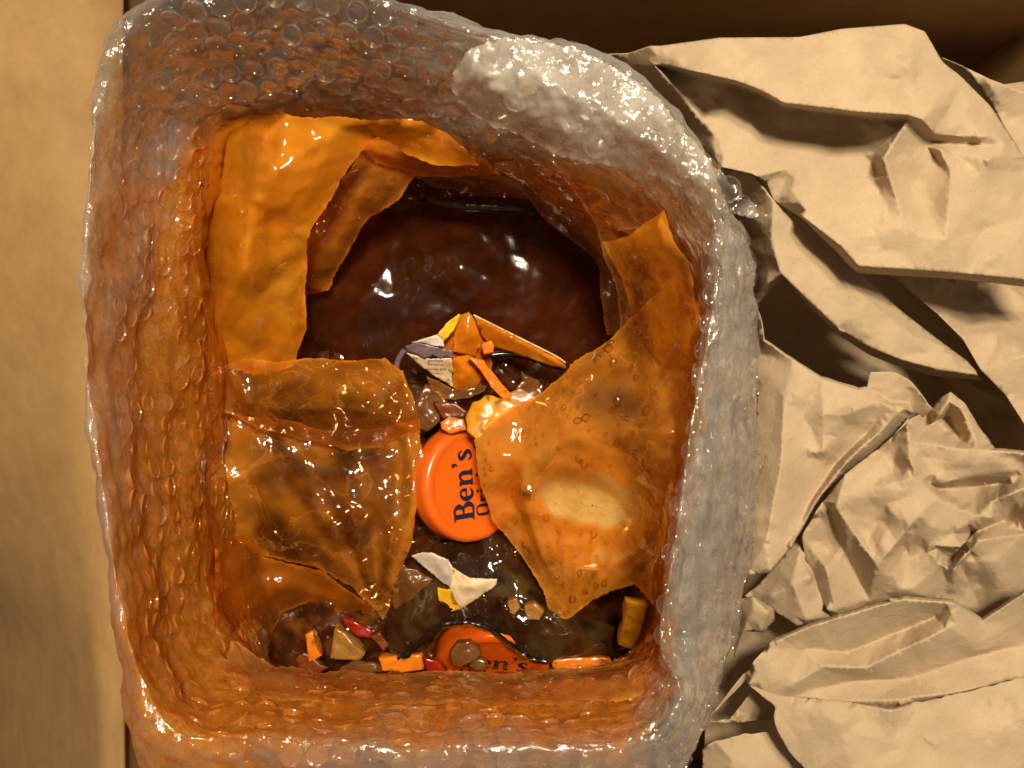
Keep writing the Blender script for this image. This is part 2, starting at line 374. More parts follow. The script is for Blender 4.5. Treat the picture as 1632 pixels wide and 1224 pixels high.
HW = loft([[sink([p], -235, 1.14 if 12 <= k <= 17 else 1.01 if k > 17 or k == 0 else .97)[0] for k, p in enumerate(OUT)], [sink([p], -120, 1.12 if 12 <= k <= 17 else 1.02 if k > 17 or k == 0 else 1.0)[0] for k, p in enumerate(OUT)], OUT, RIM, IN1, IN2, IN3], 460, 180)
NRM = grid_normals(HW)
for j in range(HW.shape[0]):
    for i in range(HW.shape[1]):
        p = Vector(HW[j, i]); d = .0034*noise.noise(p*40)+.0016*noise.noise(p*110)+.0007*noise.noise(p*260)
        dd = noise.voronoi(p*48)[0]; d += .0018*min(.5, dd[1]-dd[0])
        du_ = i*.0026; dv_ = j*.0023; wr = clamp((j/180-.44)/.08)
        d += wr*.32*(.0011*(1-2*abs(noise.noise((du_*26, dv_*150, 1.5+noise.noise(p*30)))))+.0007*(1-2*abs(noise.noise((du_*55, dv_*330, 7.5)))))
        HW[j, i] += NRM[j, i]*d
NRM = grid_normals(HW)
if NRM[HW.shape[0]*3//6][:, 2].mean() < 0: NRM = -NRM
def stain_at(px, py, p, v):
    """how far sauce has soaked into the wrap: the lower left and the foot of the inner wall"""
    inner = clamp((v-.47)/.30); left = clamp((520-px)/420); low = clamp((py-180)/700); bot = clamp((py-975)/70); right = clamp((px-1000)/80)
    p = Vector(p); n = noise.noise(p*38)+.6*noise.noise(p*90)+.5*noise.noise(Vector((p.x*160, p.y*40, p.z*160)))
    top = clamp((300-py)/120)
    near = math.exp(-((px-335)/45)**2)*clamp((py-170)/50)*clamp((640-py)/80)+math.exp(-((py-172)/26)**2)*clamp((px-320)/40)*clamp((720-px)/60)
    return clamp(-.18-.30*top+.55*near+.85*inner*(1-.85*top)+1.15*left*low*(.55+.45*inner)+.85*bot*(1-right)*(.8+.2*inner)+.40*clamp((py-880)/120)*clamp((480-px)/150)+.22*left*clamp((py-160)/150)+.34*n-.30*right*(1-inner))
def haze_at(px, py, v, light_streak=0):  # film layers, plus painted brightness: highlight streaks and a lift on the dim wall
    right = clamp((px-1040)/60)*clamp((py-250)/100); top = clamp((px-640)/120)*clamp((330-py)/80); rim = clamp(1-abs(v-.46)/.06)
    left = clamp((330-px)/120)*clamp((py-80)/120)
    corner = clamp((700-px)/100)*clamp((260-py)/120)
    return max(.03, .10-.06*corner+.17*right+.16*top+.12*rim+.14*left+(.20-.12*corner)*light_streak+.22*math.exp(-((px-335)/50)**2)*clamp((py-170)/50))
wf = grid_obj('film', HW, M['wrap'], wrap)
pxs, pys = to_px(HW); st, hz = [], []
for j in range(HW.shape[0]):
    for i in range(HW.shape[1]): st.append(stain_at(pxs[j, i], pys[j, i], HW[j, i], j/180)); hz.append(haze_at(pxs[j, i], pys[j, i], j/180, noise.noise((i*.0026*45, j*.0023*240, 3))+.5*noise.noise(Vector(HW[j, i])*200)))
def put(me, **kw):
    for k, vals in kw.items(): at = me.attributes.new(k, 'FLOAT', 'POINT'); at.data.foreach_set('value', vals)
put(wf.data, stain=st, haze=hz)
# bubbles: a dome with a flat shoulder
def dome(nr, prof):
    V, F = [], []
    for r, h in prof:
        for k in range(nr): a = 2*math.pi*k/nr; V.append((r*math.cos(a), r*math.sin(a), h))
    V.append((0, 0, prof[-1][1]*1.02)); t = len(V)-1; m = len(prof)
    for a in range(m-1):
        for k in range(nr): F.append((a*nr+k, a*nr+(k+1) % nr, (a+1)*nr+(k+1) % nr, (a+1)*nr+k))
    for k in range(nr): F.append(((m-1)*nr+k, (m-1)*nr+(k+1) % nr, t))
    return V, F
DV, DF = dome(14, [(1, -.05), (.98, .24), (.90, .40), (.66, .47)])
dome_me = []
for k in range(6):
    rr = random.Random(k); me = bpy.data.meshes.new('bubble')
    dent = Vector((rr.uniform(-.6, .6), rr.uniform(-.6, .6), .5)); amt = rr.uniform(.15, .5)
    VV = []
    for v in DV:
        v = Vector(v); d = (v-dent).length; f = max(0, 1-d/.8)
        VV.append((v.x*(1+.10*noise.noise(v*1.7+Vector((k, 0, 0)))), v.y*(1+.10*noise.noise(v*1.7+Vector((0, k, 3)))), v.z*(1-amt*f)+.07*noise.noise(v*2.2+Vector((k*3, 1, 1)))))
    me.from_pydata(VV, [], DF); me.update(); me.polygons.foreach_set('use_smooth', [True]*len(me.polygons)); me.materials.append(M['bubble'])
    put(me, stain=[(.03, .03, .3, .3, .65, .65)[k]]*len(VV), haze=[.03]*len(VV)); dome_me.append(me)
spots = []          # position, normal, tangent, radius, stain
PITCH = .0125
arc = np.zeros(HW.shape[0]); arc[1:] = np.cumsum(np.linalg.norm(np.diff(HW, axis=0), axis=2).mean(1))
row = 0; a = arc[int(180*2/6)]
while a < arc[int(180*5.3/6)]:
    j = int(np.searchsorted(arc, a)); line = HW[j]; seg = np.linalg.norm(np.roll(line, -1, 0)-line, axis=1); cum = np.cumsum(seg); L = cum[-1]
    n = int(L/(PITCH*.82))
    for k in range(n):
        d = (k+.5*(row % 2))*L/n; i = int(np.searchsorted(cum, d)) % HW.shape[1]
        p = Vector(line[i]); nn = Vector(NRM[j, i]); tn = Vector(line[(i+1) % HW.shape[1]]-line[i]).normalized()
        q = to_px(np.array(p)); spots.append((p, nn, tn, .0046, stain_at(q[0], q[1], p, j/180), q, j/180))
    a += PITCH*.72; row += 1
# the torn flap of wrap folded over at the upper right
flap_out = [(722, 112, 2), (750, 78, 12), (800, 60, 17), (880, 70, 17), (960, 95, 16), (1040, 148, 15), (1098, 215, 14), (1150, 275, 12), (1226, 348, 8), (1190, 344, 6), (1150, 338, 4), (1120, 322, 4), (1078, 292, 5), (1035, 276, 3), (985, 264, 1), (930, 258, -2), (880, 244, -5), (846, 222, -8), (800, 205, -10), (765, 190, -12), (738, 168, -10), (724, 160, -8)]
fo, fz = sheet('torn_flap', flap_out, [[(760, 120, 15), (860, 130, 21), (960, 170, 21), (1050, 240, 18), (1120, 300, 12)]], [(820, 170, 10), (900, 205, 10), (980, 225, 12)], step=6, smooth=4, wob=2.2, wob_scale=.03, ridge=1.0, ragged=1.8, mat=M['wrap_white'], parent=wrap, seed=3)
st, hz = [], []
for v_ in fo.data.vertices:
    p_ = v_.co+wrap.location; q = to_px(np.array(p_)); e = clamp((q[1]-150-.12*(q[0]-720))/70)
    st.append(clamp(.45*clamp((900-q[0])/120)*clamp((q[1]-180)/30))); hz.append(.56-.36*e+.26*noise.noise(p_*60)+.2*noise.noise(p_*190))
put(fo.data, stain=st, haze=hz)
gx = []
for r_ in range(8):
    for c_ in range(14): gx.append((740+c_*42+(r_ % 2)*21, 85+r_*36))
gx = np.array(gx, float); gx = gx[inpoly(gx, flap_out)][::3]
for p_, z_ in zip(gx, fz(gx)): spots.append((P(p_[0], p_[1], z_-.4), Vector((.05, .05, 1)).normalized(), Vector((1, 0, 0)), .0052, 0.0, p_, 1))
def spot_matrix(s, rr):
    p, nn, tn, r = s[:4]; nn = -nn; b = nn.cross(tn).normalized(); t = b.cross(nn).normalized()
    th = rr.uniform(0, 6.3); t2 = t*math.cos(th)+b*math.sin(th); b2 = nn.cross(t2)
    k = r*rr.uniform(.86, 1.04); h = k*rr.choice((.45, .7, .8, .9, 1.0))
    return Matrix(((t2.x*k, b2.x*k, nn.x*h, p.x), (t2.y*k, b2.y*k, nn.y*h, p.y), (t2.z*k, b2.z*k, nn.z*h, p.z), (0, 0, 0, 1)))
rr = random.Random(5)
def shows(s):
    x, y = s[5]
    if not (-10 < x < 1642 and -10 < y < 1234): return 0
    to_cam = (Vector((0, 0, CAM_H))-s[0]); return abs(s[1].dot(to_cam.normalized()))/to_cam.length**2
order = sorted(range(len(spots)), key=lambda k: -shows(spots[k])); single = set(order[:290])
VV, FF, SS = [], [], []
for k, s in enumerate(spots):
    mtx = spot_matrix(s, rr)
    if (s[5][0] < 262 and -.01 < s[0].z) or (s[5][1] < 330 and s[6] < .495): continue
    if k in single:
        o = bpy.data.objects.new('bubble', dome_me[min(2, int(s[4]*3.3))*2+k % 2]); C.objects.link(o); o.parent = wrap; o.matrix_local = Matrix.Translation(-wrap.location) @ mtx
    else:
        b = len(VV)
        src = dome_me[k % 6].vertices
        VV += [mtx @ v.co for v in src]; FF += [tuple(i+b for i in f) for f in DF]; SS += [s[4]]*len(src)
bo = mesh_obj('small_bubbles', VV, FF, M['bubble'], wrap); bo['kind'] = 'stuff'
put(bo.data, stain=SS, haze=[.03]*len(SS))

# ---------------------------------------------------------------- the stained plastic bag lining the parcel
bag = tag(empty('plastic_bag', (-.02, -.01, -.20)), 'thin plastic bag smeared with orange sauce lining the bubble wrap', 'plastic bag')
BT = [(335, 215, -40), (380, 195, -42), (470, 188, -42), (600, 193, -45), (720, 230, -48), (860, 262, -45), (1000, 320, -35), (1085, 390, -25), (1112, 500, -14), (1103, 690, -8), (1078, 860, -8), (1054, 1018, -14),
      (1024, 1046, -30), (955, 1076, -48), (800, 1085, -50), (600, 1086, -50), (432, 1078, -52), (376, 1026, -60), (338, 940, -62), (322, 770, -60), (334, 570, -64), (314, 400, -50), (330, 290, -46)]
BM = [(400, 260, -92), (440, 240, -95), (520, 230, -95), (610, 235, -95), (720, 262, -95), (840, 295, -90), (930, 350, -80), (1000, 420, -75), (1060, 540, -65), (1072, 700, -62), (1062, 860, -68), (1045, 980, -78),
      (1016, 1036, -88), (950, 1062, -100), (800, 1070, -105), (600, 1072, -105), (446, 1066, -108), (402, 1016, -112), (372, 930, -116), (362, 770, -116), (376, 600, -112), (356, 420, -106), (378, 320, -98)]
BF = [(470, 330, -188), (500, 300, -188), (560, 285, -188), (640, 280, -188), (730, 280, -188), (800, 290, -188), (870, 330, -188), (940, 400, -188), (985, 500, -188), (1010, 680, -188), (1020, 850, -188), (1015, 960, -185), (1010, 1030, -180),
      (950, 1052, -180), (800, 1060, -180), (600, 1064, -180), (450, 1058, -182), (405, 1010, -185), (400, 900, -188), (410, 760, -188), (420, 600, -188), (430, 480, -188), (445, 400, -188)]
HB = loft([BT, BM, BF], 360, 60); NB = grid_normals(HB)
for j in range(HB.shape[0]):
    for i in range(HB.shape[1]):
        p = Vector(HB[j, i]); d = .004*noise.noise(p*32+Vector((2, 2, 2)))+.0026*(1-2*abs(noise.noise(p*60)))+.0012*(1-2*abs(noise.noise(p*140)))
        if j < 4: d *= j/4
        HB[j, i] += NB[j, i]*d
        if j == 0: HB[j, i, 2] += .004*noise.noise(p*70)
lin = grid_obj('lining', HB, M['film_dark'], bag); put(lin.data, stain=[(.60+.45*noise.noise(Vector(HB[j, i])*30)+.3*noise.noise(Vector(HB[j, i])*75))*clamp((j+6*noise.noise(Vector(HB[j, i])*40)-2)/16) for j in range(HB.shape[0]) for i in range(HB.shape[1])])
def film(outline, creases=(), points=(), mat='film', seed=1, wob=1.4, ridge=0, ws=.022, step=6, smooth=1, ragged=.6, crumple=((64, 3.0), (26, 1.3)), stain=.55, edge=.3):
    return sheet('film_fold', outline, creases, points, crumple=crumple, step=step, smooth=smooth, wob=wob, wob_scale=ws, ridge=ridge, ragged=ragged, mat=M[mat], parent=bag, seed=seed, curve=9, edge=edge, stain=stain if callable(stain) else (lambda x, y: stain))
def gauss(x, y, cx, cy, sx, sy): return math.exp(-((x-cx)/sx)**2-((y-cy)/sy)**2)
# bright drape at the upper left, its sharp edge running down to the dark mass
film([(298, 215, -80), (366, 164, -76), (460, 182, -44), (545, 184, -36), (600, 191, -35), (675, 198, -40), (705, 212, -46), (742, 240, -54), (766, 262, -60), (700, 262, -62), (640, 240, -58), (598, 216, -50), (552, 275, -58), (524, 326, -66), (497, 374, -72), (487, 392, -76), (484, 450, -92), (486, 520, -104), (470, 585, -114), (400, 596, -114), (308, 580, -112), (284, 400, -94), (284, 300, -86)],
     [[(598, 216, -50), (540, 205, -40), (440, 275, -42), (400, 330, -50), (390, 430, -62)], [(440, 275, -42), (480, 330, -58), (490, 380, -72)], [(440, 275, -42), (520, 240, -44)], [(440, 275, -42), (420, 215, -36)], [(400, 440, -66), (450, 480, -88), (470, 560, -106)]], mat='film_bright', seed=11, stain=lambda x, y: .40+.45*clamp((x-310)/70)*clamp((y-180)/30)+.2*clamp((x-430)/60)*clamp((400-y)/100))
film([(596, 222, -68), (660, 252, -72), (668, 278, -80), (620, 325, -96), (588, 350, -104), (565, 392, -114), (540, 435, -124), (525, 463, -130), (486, 472, -138), (485, 525, -144), (470, 545, -140), (465, 450, -118), (495, 370, -96), (548, 282, -74)],
     [[(640, 262, -72), (580, 320, -88), (530, 400, -106), (500, 460, -126)]], mat='film', seed=12, stain=.62)
film([(566, 226, -60), (640, 214, -56), (720, 232, -58), (782, 258, -62), (800, 280, -70), (735, 280, -78), (672, 282, -80), (600, 262, -72)], [[(600, 245, -62), (690, 250, -62), (770, 268, -66)]], mat='film', seed=13)
# layers round the right of the opening
film([(786, 262, -64), (850, 250, -54), (905, 262, -50), (965, 300, -50), (990, 350, -58), (1003, 420, -72), (1006, 500, -92), (985, 535, -104), (967, 530, -118), (960, 500, -122), (957, 432, -122), (938, 406, -118), (888, 366, -110), (848, 325, -104), (817, 289, -96), (775, 279, -84)],
     [[(800, 270, -66), (870, 320, -78), (930, 375, -88), (978, 450, -100)], [(900, 275, -52), (945, 340, -66), (985, 420, -78)], [(860, 268, -56), (880, 330, -80)]], mat='film_milky', seed=14, stain=.5)
film([(880, 252, -40), (930, 262, -36), (985, 275, -28), (1040, 318, -22), (1066, 352, -22), (1030, 360, -34), (985, 372, -44), (1000, 440, -60), (1008, 520, -78), (992, 530, -84), (975, 440, -70), (950, 360, -56), (905, 290, -46)],
     [[(920, 275, -38), (965, 330, -44), (990, 400, -52)]], mat='film_milky', seed=24, stain=.3)
film([(965, 388, -46), (1000, 374, -36), (1040, 348, -24), (1058, 337, -18), (1068, 366, -18), (1096, 420, -16), (1118, 505, -10), (1114, 580, -8), (1096, 610, -26), (1060, 590, -44), (1030, 555, -56), (1008, 500, -64), (990, 440, -56)],
     [[(1010, 378, -34), (1052, 352, -14), (1064, 392, -20), (1060, 470, -34), (1066, 560, -36)], [(1100, 470, -16), (1085, 580, -26)], [(1030, 420, -34), (1024, 480, -50), (1040, 560, -46)]], mat='film_bright', seed=15, stain=lambda x, y: .30+.35*clamp((x-1030)/60)*clamp((y-440)/80)+.55*gauss(x, y, 1030, 365, 50, 30)-.4*clamp((y-540)/60), edge=.15)
# the big flap with droplets on the right, its tip lying over the lid
def pleats(c, ends, amp, sag=0):
    out = []
    for k, e in enumerate(ends):
        line = []
        for t in (.22, .45, .7, .92):
            a = (amp if k % 2 else -amp)*math.sin(math.pi*min(1, t*1.05))*(.5+.5*t); line.append((c[0]+(e[0]-c[0])*t, c[1]+(e[1]-c[1])*t, c[2]+(e[2]-c[2])*t+a+sag*math.sin(math.pi*t)))
        out.append(line)
    return out
RF = [(985, 527, -80), (1020, 494, -64), (1070, 450, -42), (1112, 480, -20), (1117, 560, -10), (1108, 690, -6), (1086, 850, -6), (1062, 960, -22), (1040, 960, -62), (1010, 928, -86), (975, 942, -97), (935, 965, -105), (905, 985, -109), (880, 978, -112), (868, 950, -111), (815, 862, -105), (783, 825, -101), (764, 775, -97), (752, 705, -95), (780, 680, -95), (830, 650, -92), (868, 624, -90), (910, 579, -86)]
def rf_stain(x, y): return .56+.75*gauss(x, y, 790, 730, 60, 70)+.42*clamp((x-1030)/50)+.45*gauss(x, y, 900, 690, 90, 30)+.3*gauss(x, y, 900, 590, 120, 50)-1.9*math.exp(-(((x-936)/72)**2+((y-794-.15*(x-936))/38)**2)**2*(1+.9*noise.noise((x*.035, y*.035, 4))))+.35*math.exp(-(((x-948)/110)**2+((y-810)/80)**2)**2)-.35*gauss(x, y, 960, 620, 60, 40)-.4*gauss(x, y, 950, 885, 60, 20)+.3*gauss(x, y, 930, 930, 80, 40)+.4*clamp((y-700)/100)*noise.noise((math.atan2(y-985, x-905)*8, math.hypot(x-905, y-985)*.006, 5))
rf, rfz = film(RF, [[(755, 712, -93), (800, 720, -86), (831, 741, -84), (836, 812, -88), (862, 885, -98), (896, 934, -104), (914, 965, -108)], [(831, 741, -84), (900, 700, -72), (985, 690, -58), (1075, 690, -34)], [(1060, 520, -44), (1072, 640, -38), (1066, 780, -44), (1045, 890, -62)], ]+pleats((905, 980, -109), [(790, 800, -100), (812, 780, -98), (880, 850, -94), (925, 860, -94), (970, 860, -90), (1000, 880, -84)], 2.6),
     [(880, 640, -78), (940, 600, -70), (1020, 600, -56), (940, 790, -86), (1010, 800, -72), (870, 780, -88)], mat='film_clear', seed=16, stain=rf_stain)
# glossy rolled fold on the left, and the film hanging below it
film([(326, 600, -92), (358, 586, -97), (400, 570, -98), (440, 578, -96), (490, 572, -96), (560, 576, -96), (612, 572, -98), (638, 590, -99), (656, 622, -101), (668, 690, -107), (640, 694, -110), (600, 710, -111), (550, 716, -109), (500, 706, -107), (450, 690, -106), (410, 680, -106), (375, 660, -106), (328, 650, -100)],
     [[(400, 600, -90), (470, 612, -84), (560, 606, -82), (620, 622, -86), (645, 662, -94)], [(395, 640, -88), (470, 650, -74), (550, 648, -68), (610, 660, -76), (640, 680, -92)], [(520, 600, -86), (532, 650, -66), (524, 692, -88)], [(566, 600, -84), (548, 650, -66), (520, 690, -90)]],
     [(440, 680, -90), (590, 690, -92)], mat='film_clear', seed=17, stain=lambda x, y: .42-.25*gauss(x, y, 500, 650, 90, 40)+.3*gauss(x, y, 560, 705, 120, 15))
film([(326, 640, -108), (366, 655, -116), (440, 672, -118), (540, 684, -118), (620, 680, -116), (660, 676, -108), (676, 735, -106), (670, 800, -108), (657, 860, -112), (641, 905, -120), (622, 960, -129), (606, 986, -137), (585, 962, -136), (560, 932, -132), (510, 908, -128), (450, 892, -130), (410, 884, -135), (370, 850, -128), (334, 780, -112)],
     [[(648, 700, -101), (660, 780, -101), (650, 850, -106), (628, 930, -119)], [(640, 720, -110), (638, 760, -112), (634, 790, -113)]]+pleats((604, 980, -136), [(400, 730, -112), (450, 725, -110), (500, 735, -106), (545, 730, -104), (590, 725, -104), (618, 730, -106)], 4, 6),
     [], mat='film_clear', seed=18, stain=lambda x, y: .34+.45*clamp((x-622)/40)+.3*clamp((430-x)/50)+.45*noise.noise((math.atan2(y-985, x-604)*7, math.hypot(x-604, y-985)*.006, 2))+.3*clamp((y-900)/60))
film([(342, 860, -70), (385, 850, -104), (420, 886, -128), (520, 912, -130), (590, 965, -140), (602, 1000, -146), (560, 985, -150), (500, 960, -150), (450, 975, -150), (420, 1040, -150), (380, 1040, -118), (345, 1000, -76)],
     [[(360, 880, -88), (420, 930, -130), (480, 940, -138), (560, 965, -142)]], mat='film_dark', seed=19, stain=.5)
# the near lip: film clinging to the foot of the near wall
film([(372, 1020, -66), (440, 1064, -66), (600, 1072, -66), (800, 1070, -66), (960, 1064, -66), (1045, 1040, -50), (1062, 1060, -30), (1075, 1110, -12), (960, 1118, -18), (800, 1122, -20), (600, 1122, -20), (430, 1112, -24), (352, 1070, -40)],
     [[(380, 1066, -52), (600, 1092, -46), (800, 1090, -46), (1040, 1075, -34)]], mat='film_milky', seed=20, stain=.45, ragged=.8)
def tube(pts, radii, nr=6):
    V, F = [], []
    pts = [Vector(p) for p in pts]
    for i, p in enumerate(pts):
        t = (pts[min(i+1, len(pts)-1)]-pts[max(i-1, 0)]).normalized(); a = t.cross(Vector((.2, .1, 1))).normalized(); b = t.cross(a)
        r = radii[i] if hasattr(radii, '__len__') else radii
        for k in range(nr): th = 2*math.pi*k/nr; V.append(p+(a*math.cos(th)+b*math.sin(th))*r)
    for i in range(len(pts)-1):
        for k in range(nr): F.append((i*nr+k, i*nr+(k+1) % nr, (i+1)*nr+(k+1) % nr, (i+1)*nr+k))
    return V, F
def spl(pts, n=8):
    out = []; q = [np.array(p, float) for p in pts]
    for i in range(len(q)-1):
        for k in range(n): out.append(tuple(cr(q[max(i-1, 0)], q[i], q[i+1], q[min(i+2, len(q)-1)], k/n)))
    out.append(tuple(q[-1])); return out
film([(676, 1040, -108), (704, 1002, -103), (742, 996, -102), (778, 1006, -103), (815, 1034, -105), (846, 1052, -107), (800, 1066, -112), (730, 1070, -114), (690, 1068, -113)], (), [(760, 1035, -106)], mat='film_dark', seed=25, stain=.12, crumple=((30, .8),))
# droplets standing on the flap
VV, FF = [], []; rr = random.Random(9)
dv, df = dome(9, [(1, -.1), (.92, .35), (.6, .62)])
def drops(region, n, zf, big=()):
    A = np.array([(rr.uniform(min(p[0] for p in region), max(p[0] for p in region)), rr.uniform(min(p[1] for p in region), max(p[1] for p in region))) for _ in range(n)])
    A = A[inpoly(A, region)]; rad = [rr.uniform(.0004, .0013)*rr.choice((.7, 1, 1, 1.5)) for _ in A]
    if big: A = np.vstack([A, np.array(big, float)]); rad += [.0021]*len(big)
    for p, z, r in zip(A, zf(A), rad):
        b = len(VV); c = P(p[0], p[1], z+.2); e = rr.uniform(.8, 1.6)
        for v in dv: VV.append(c+Vector((v[0]*r, v[1]*r*e, v[2]*r)))
        FF.extend(tuple(i+b for i in f) for f in df)
drops(RF, 330, rfz, [(970, 555), (953, 573), (978, 578), (1002, 820), (934, 666), (921, 670), (985, 640)])
o = mesh_obj('droplets', VV, FF, M['drop'], bag); o['kind'] = 'stuff'

# ---------------------------------------------------------------- contents
so, _ = sheet('sauce', [(380, 560, -170), (440, 380, -172), (520, 290, -174), (660, 262, -176), (820, 272, -176), (930, 350, -174), (1010, 460, -170), (1040, 700, -166), (1045, 900, -164), (1045, 1080, -160), (900, 1095, -158), (600, 1095, -158), (420, 1090, -164), (370, 900, -170), (370, 700, -172)],
               points=[(540, 640, -142), (500, 790, -140), (590, 840, -144), (440, 760, -150), (900, 700, -140), (960, 860, -138), (780, 900, -150), (700, 660, -144), (480, 1010, -152), (560, 1030, -146)], step=9, smooth=5, wob=6, wob_scale=.022, ridge=2, mat=M['sauce'], seed=31, origin=(0, 0, -.17))
tag(so, 'brown sauce pooled over the bottom of the bag', 'sauce', kind='stuff')
mo, _ = sheet('sauce_pouch', [(468, 565, -150), (478, 470, -152), (560, 362, -150), (640, 318, -146), (760, 312, -142), (860, 318, -144), (950, 402, -150), (990, 480, -152), (990, 560, -150), (930, 605, -148), (820, 622, -146), (700, 615, -146), (560, 600, -148)],
               [[(560, 420, -142), (660, 372, -132), (760, 362, -128), (860, 380, -134), (930, 440, -142)], [(540, 520, -140), (640, 500, -134), (760, 500, -130), (900, 520, -140)]],
               [(730, 430, -119), (690, 400, -124), (590, 470, -130), (560, 470, -134), (720, 440, -122), (800, 450, -126), (620, 420, -134), (870, 440, -132), (670, 470, -131)], step=5, smooth=8, wob=2.2, wob_scale=.020, ridge=0, mat=M['mass'], seed=32, origin=tuple(P(730, 450, -150)))
tag(mo, 'glossy dark brown pouch of sauce bulging in the upper opening', 'pouch')
V, F = tube([P(*p) for p in spl([(672, 312, -120), (700, 322, -116), (740, 328, -114), (790, 330, -114), (838, 333, -118), (858, 345, -124)])], [.0028+.0012*noise.noise((k*.7, 0, 0)) for k in range(41)], 8)
V = [v-mo.location for v in V]; r_ = mesh_obj('sealed_edge', [v+mo.location for v in V], F, M['black'], mo)
lp, _ = sheet('sauce_pouch', [(612, 998, -124), (620, 970, -122), (650, 905, -124), (690, 868, -126), (800, 850, -126), (850, 880, -124), (895, 960, -124), (940, 985, -122), (984, 1000, -122), (988, 1046, -122), (930, 1053, -118), (870, 1056, -116), (842, 1048, -114), (815, 1030, -112), (778, 1002, -110), (741, 993, -109), (702, 997, -110), (674, 1020, -113), (650, 1043, -116), (622, 1043, -120)],
               [[(630, 990, -116), (700, 960, -108), (790, 950, -106), (860, 975, -108), (960, 1015, -112)]], [(820, 985, -102), (850, 1010, -106), (680, 990, -110), (760, 900, -116), (800, 960, -103), (930, 1020, -108)], step=5, smooth=1, wob=1.5, wob_scale=.03, crumple=((42, 3), (20, 1.4)), mat=M['pouch'], seed=33, origin=tuple(P(800, 980, -120)))
tag(lp, 'crumpled blackish pouch below the orange lid, its black edge in a wave', 'pouch')
V, F = tube([P(*p) for p in spl([(634, 1046, -114), (650, 1043, -113), (674, 1020, -110), (702, 997, -107), (741, 992, -106), (778, 1002, -107), (815, 1030, -109), (842, 1048, -111), (872, 1055, -112)])], [.0016+.0012*noise.noise((k*.45, 0, 0)) for k in range(65)], 8)
mesh_obj('sealed_edge', V, F, M['black'], lp)
# lids -----------------------------------------------------------------
def ribbon(pts, wid, z, V, F, n=7):
    q = spl([(*p, 0) for p in pts], n) if len(pts) > 2 else [(*p, 0) for p in pts]
    b = len(V); m = len(q)
    for i, p in enumerate(q):
        a = q[max(i-1, 0)]; c = q[min(i+1, m-1)]; dx, dy = c[0]-a[0], c[1]-a[1]; l = math.hypot(dx, dy) or 1
        f = i/(m-1)*(len(wid)-1); k = min(int(f), len(wid)-2); ww = wid[k]+(wid[k+1]-wid[k])*(f-k)
        V.append((p[0]-dy/l*ww/2, p[1]+dx/l*ww/2, z)); V.append((p[0]+dy/l*ww/2, p[1]-dx/l*ww/2, z))
    for i in range(m-1): F.append((b+2*i, b+2*i+1, b+2*i+3, b+2*i+2))
GL = {
 'B': (.80, [([(.20, 0), (.20, 1)], (.21, .21)), ([(0, .04), (.45, .04)], (.085, .085)), ([(0, .96), (.45, .96)], (.085, .085)), ([(.28, .955), (.50, .95), (.615, .75), (.50, .55), (.28, .53)], (.09, .12, .24, .12, .07)), ([(.28, .53), (.55, .515), (.685, .28), (.55, .055), (.28, .045)], (.07, .12, .25, .13, .09))]),
 'e': (.62, [([(.13, .355), (.52, .355)], (.075, .075)), ([(.49, .33), (.47, .55), (.32, .635), (.15, .52), (.115, .34), (.18, .12), (.36, .05), (.56, .16)], (.15, .13, .08, .16, .21, .17, .12, .04))]),
 'n': (.78, [([(.17, 0), (.17, .62)], (.19, .19)), ([(.02, .045), (.33, .045)], (.085, .085)), ([(.02, .62), (.22, .62)], (.085, .085)), ([(.24, .46), (.34, .59), (.47, .61), (.565, .48), (.57, .25), (.57, 0)], (.06, .10, .15, .19, .19, .19)), ([(.43, .045), (.73, .045)], (.085, .085))]),
 "'": (.26, [([(.12, 1.0), (.13, .88)], (.17, .17)), ([(.16, .92), (.16, .82), (.07, .72)], (.12, .10, .02))]),
 's': (.54, [([(.46, .47), (.38, .60), (.24, .625), (.13, .52), (.22, .39), (.36, .29), (.43, .17), (.30, .05), (.15, .06), (.05, .20)], (.05, .09, .12, .17, .19, .19, .17, .12, .09, .04))]),
 'O': (.86, [([(.40, .97), (.16, .86), (.12, .50), (.16, .14), (.40, .03), (.64, .14), (.68, .50), (.64, .86), (.40, .97)], (.08, .14, .21, .14, .08, .14, .21, .14, .08))]),
 'r': (.58, [([(.17, 0), (.17, .62)], (.19, .19)), ([(.02, .045), (.36, .045)], (.085, .085)), ([(.02, .62), (.22, .62)], (.085, .085)), ([(.24, .45), (.34, .58), (.46, .60)], (.06, .12, .20))]),
 'i': (.36, [([(.17, 0), (.17, .62)], (.19, .19)), ([(.02, .045), (.33, .045)], (.085, .085)), ([(.02, .62), (.22, .62)], (.085, .085)), ([(.17, .76), (.17, .93)], (.18, .18))]),
 'g': (.64, [([(.28, .62), (.12, .44), (.28, .26), (.44, .44), (.28, .62)], (.08, .17, .08, .17, .08)), ([(.44, .58), (.58, .62)], (.08, .09)), ([(.20, .26), (.14, .14), (.46, .08), (.50, -.10), (.28, -.22), (.08, -.10), (.16, .04)], (.06, .08, .13, .11, .08, .08, .05))]),
 'a': (.64, [([(.10, .50), (.26, .63), (.42, .52), (.42, .10), (.56, .03)], (.10, .08, .18, .18, .05)), ([(.42, .36), (.18, .30), (.14, .14), (.26, .04), (.42, .14)], (.06, .12, .18, .10, .05))]),
 'l': (.36, [([(.17, 0), (.17, 1.0)], (.19, .19)), ([(.02, .045), (.33, .045)], (.085, .085)), ([(.02, .96), (.22, .96)], (.085, .085))]),
}
def words(text, size, cx, cy, V, F, z0=0):
    wd = sum(GL[c][0] for c in text); x = -wd/2; k = 0
    for c in text:
        for pts, wid in GL[c][1]:
            v, f = [], []; ribbon(pts, wid, 0, v, f); b = len(V); k += 1
            V += [((p[0]+x)*size+cx, p[1]*size+cy, z0+.00002*(k % 9)) for p in v]; F += [tuple(i+b for i in q) for q in f]
        x += GL[c][0]
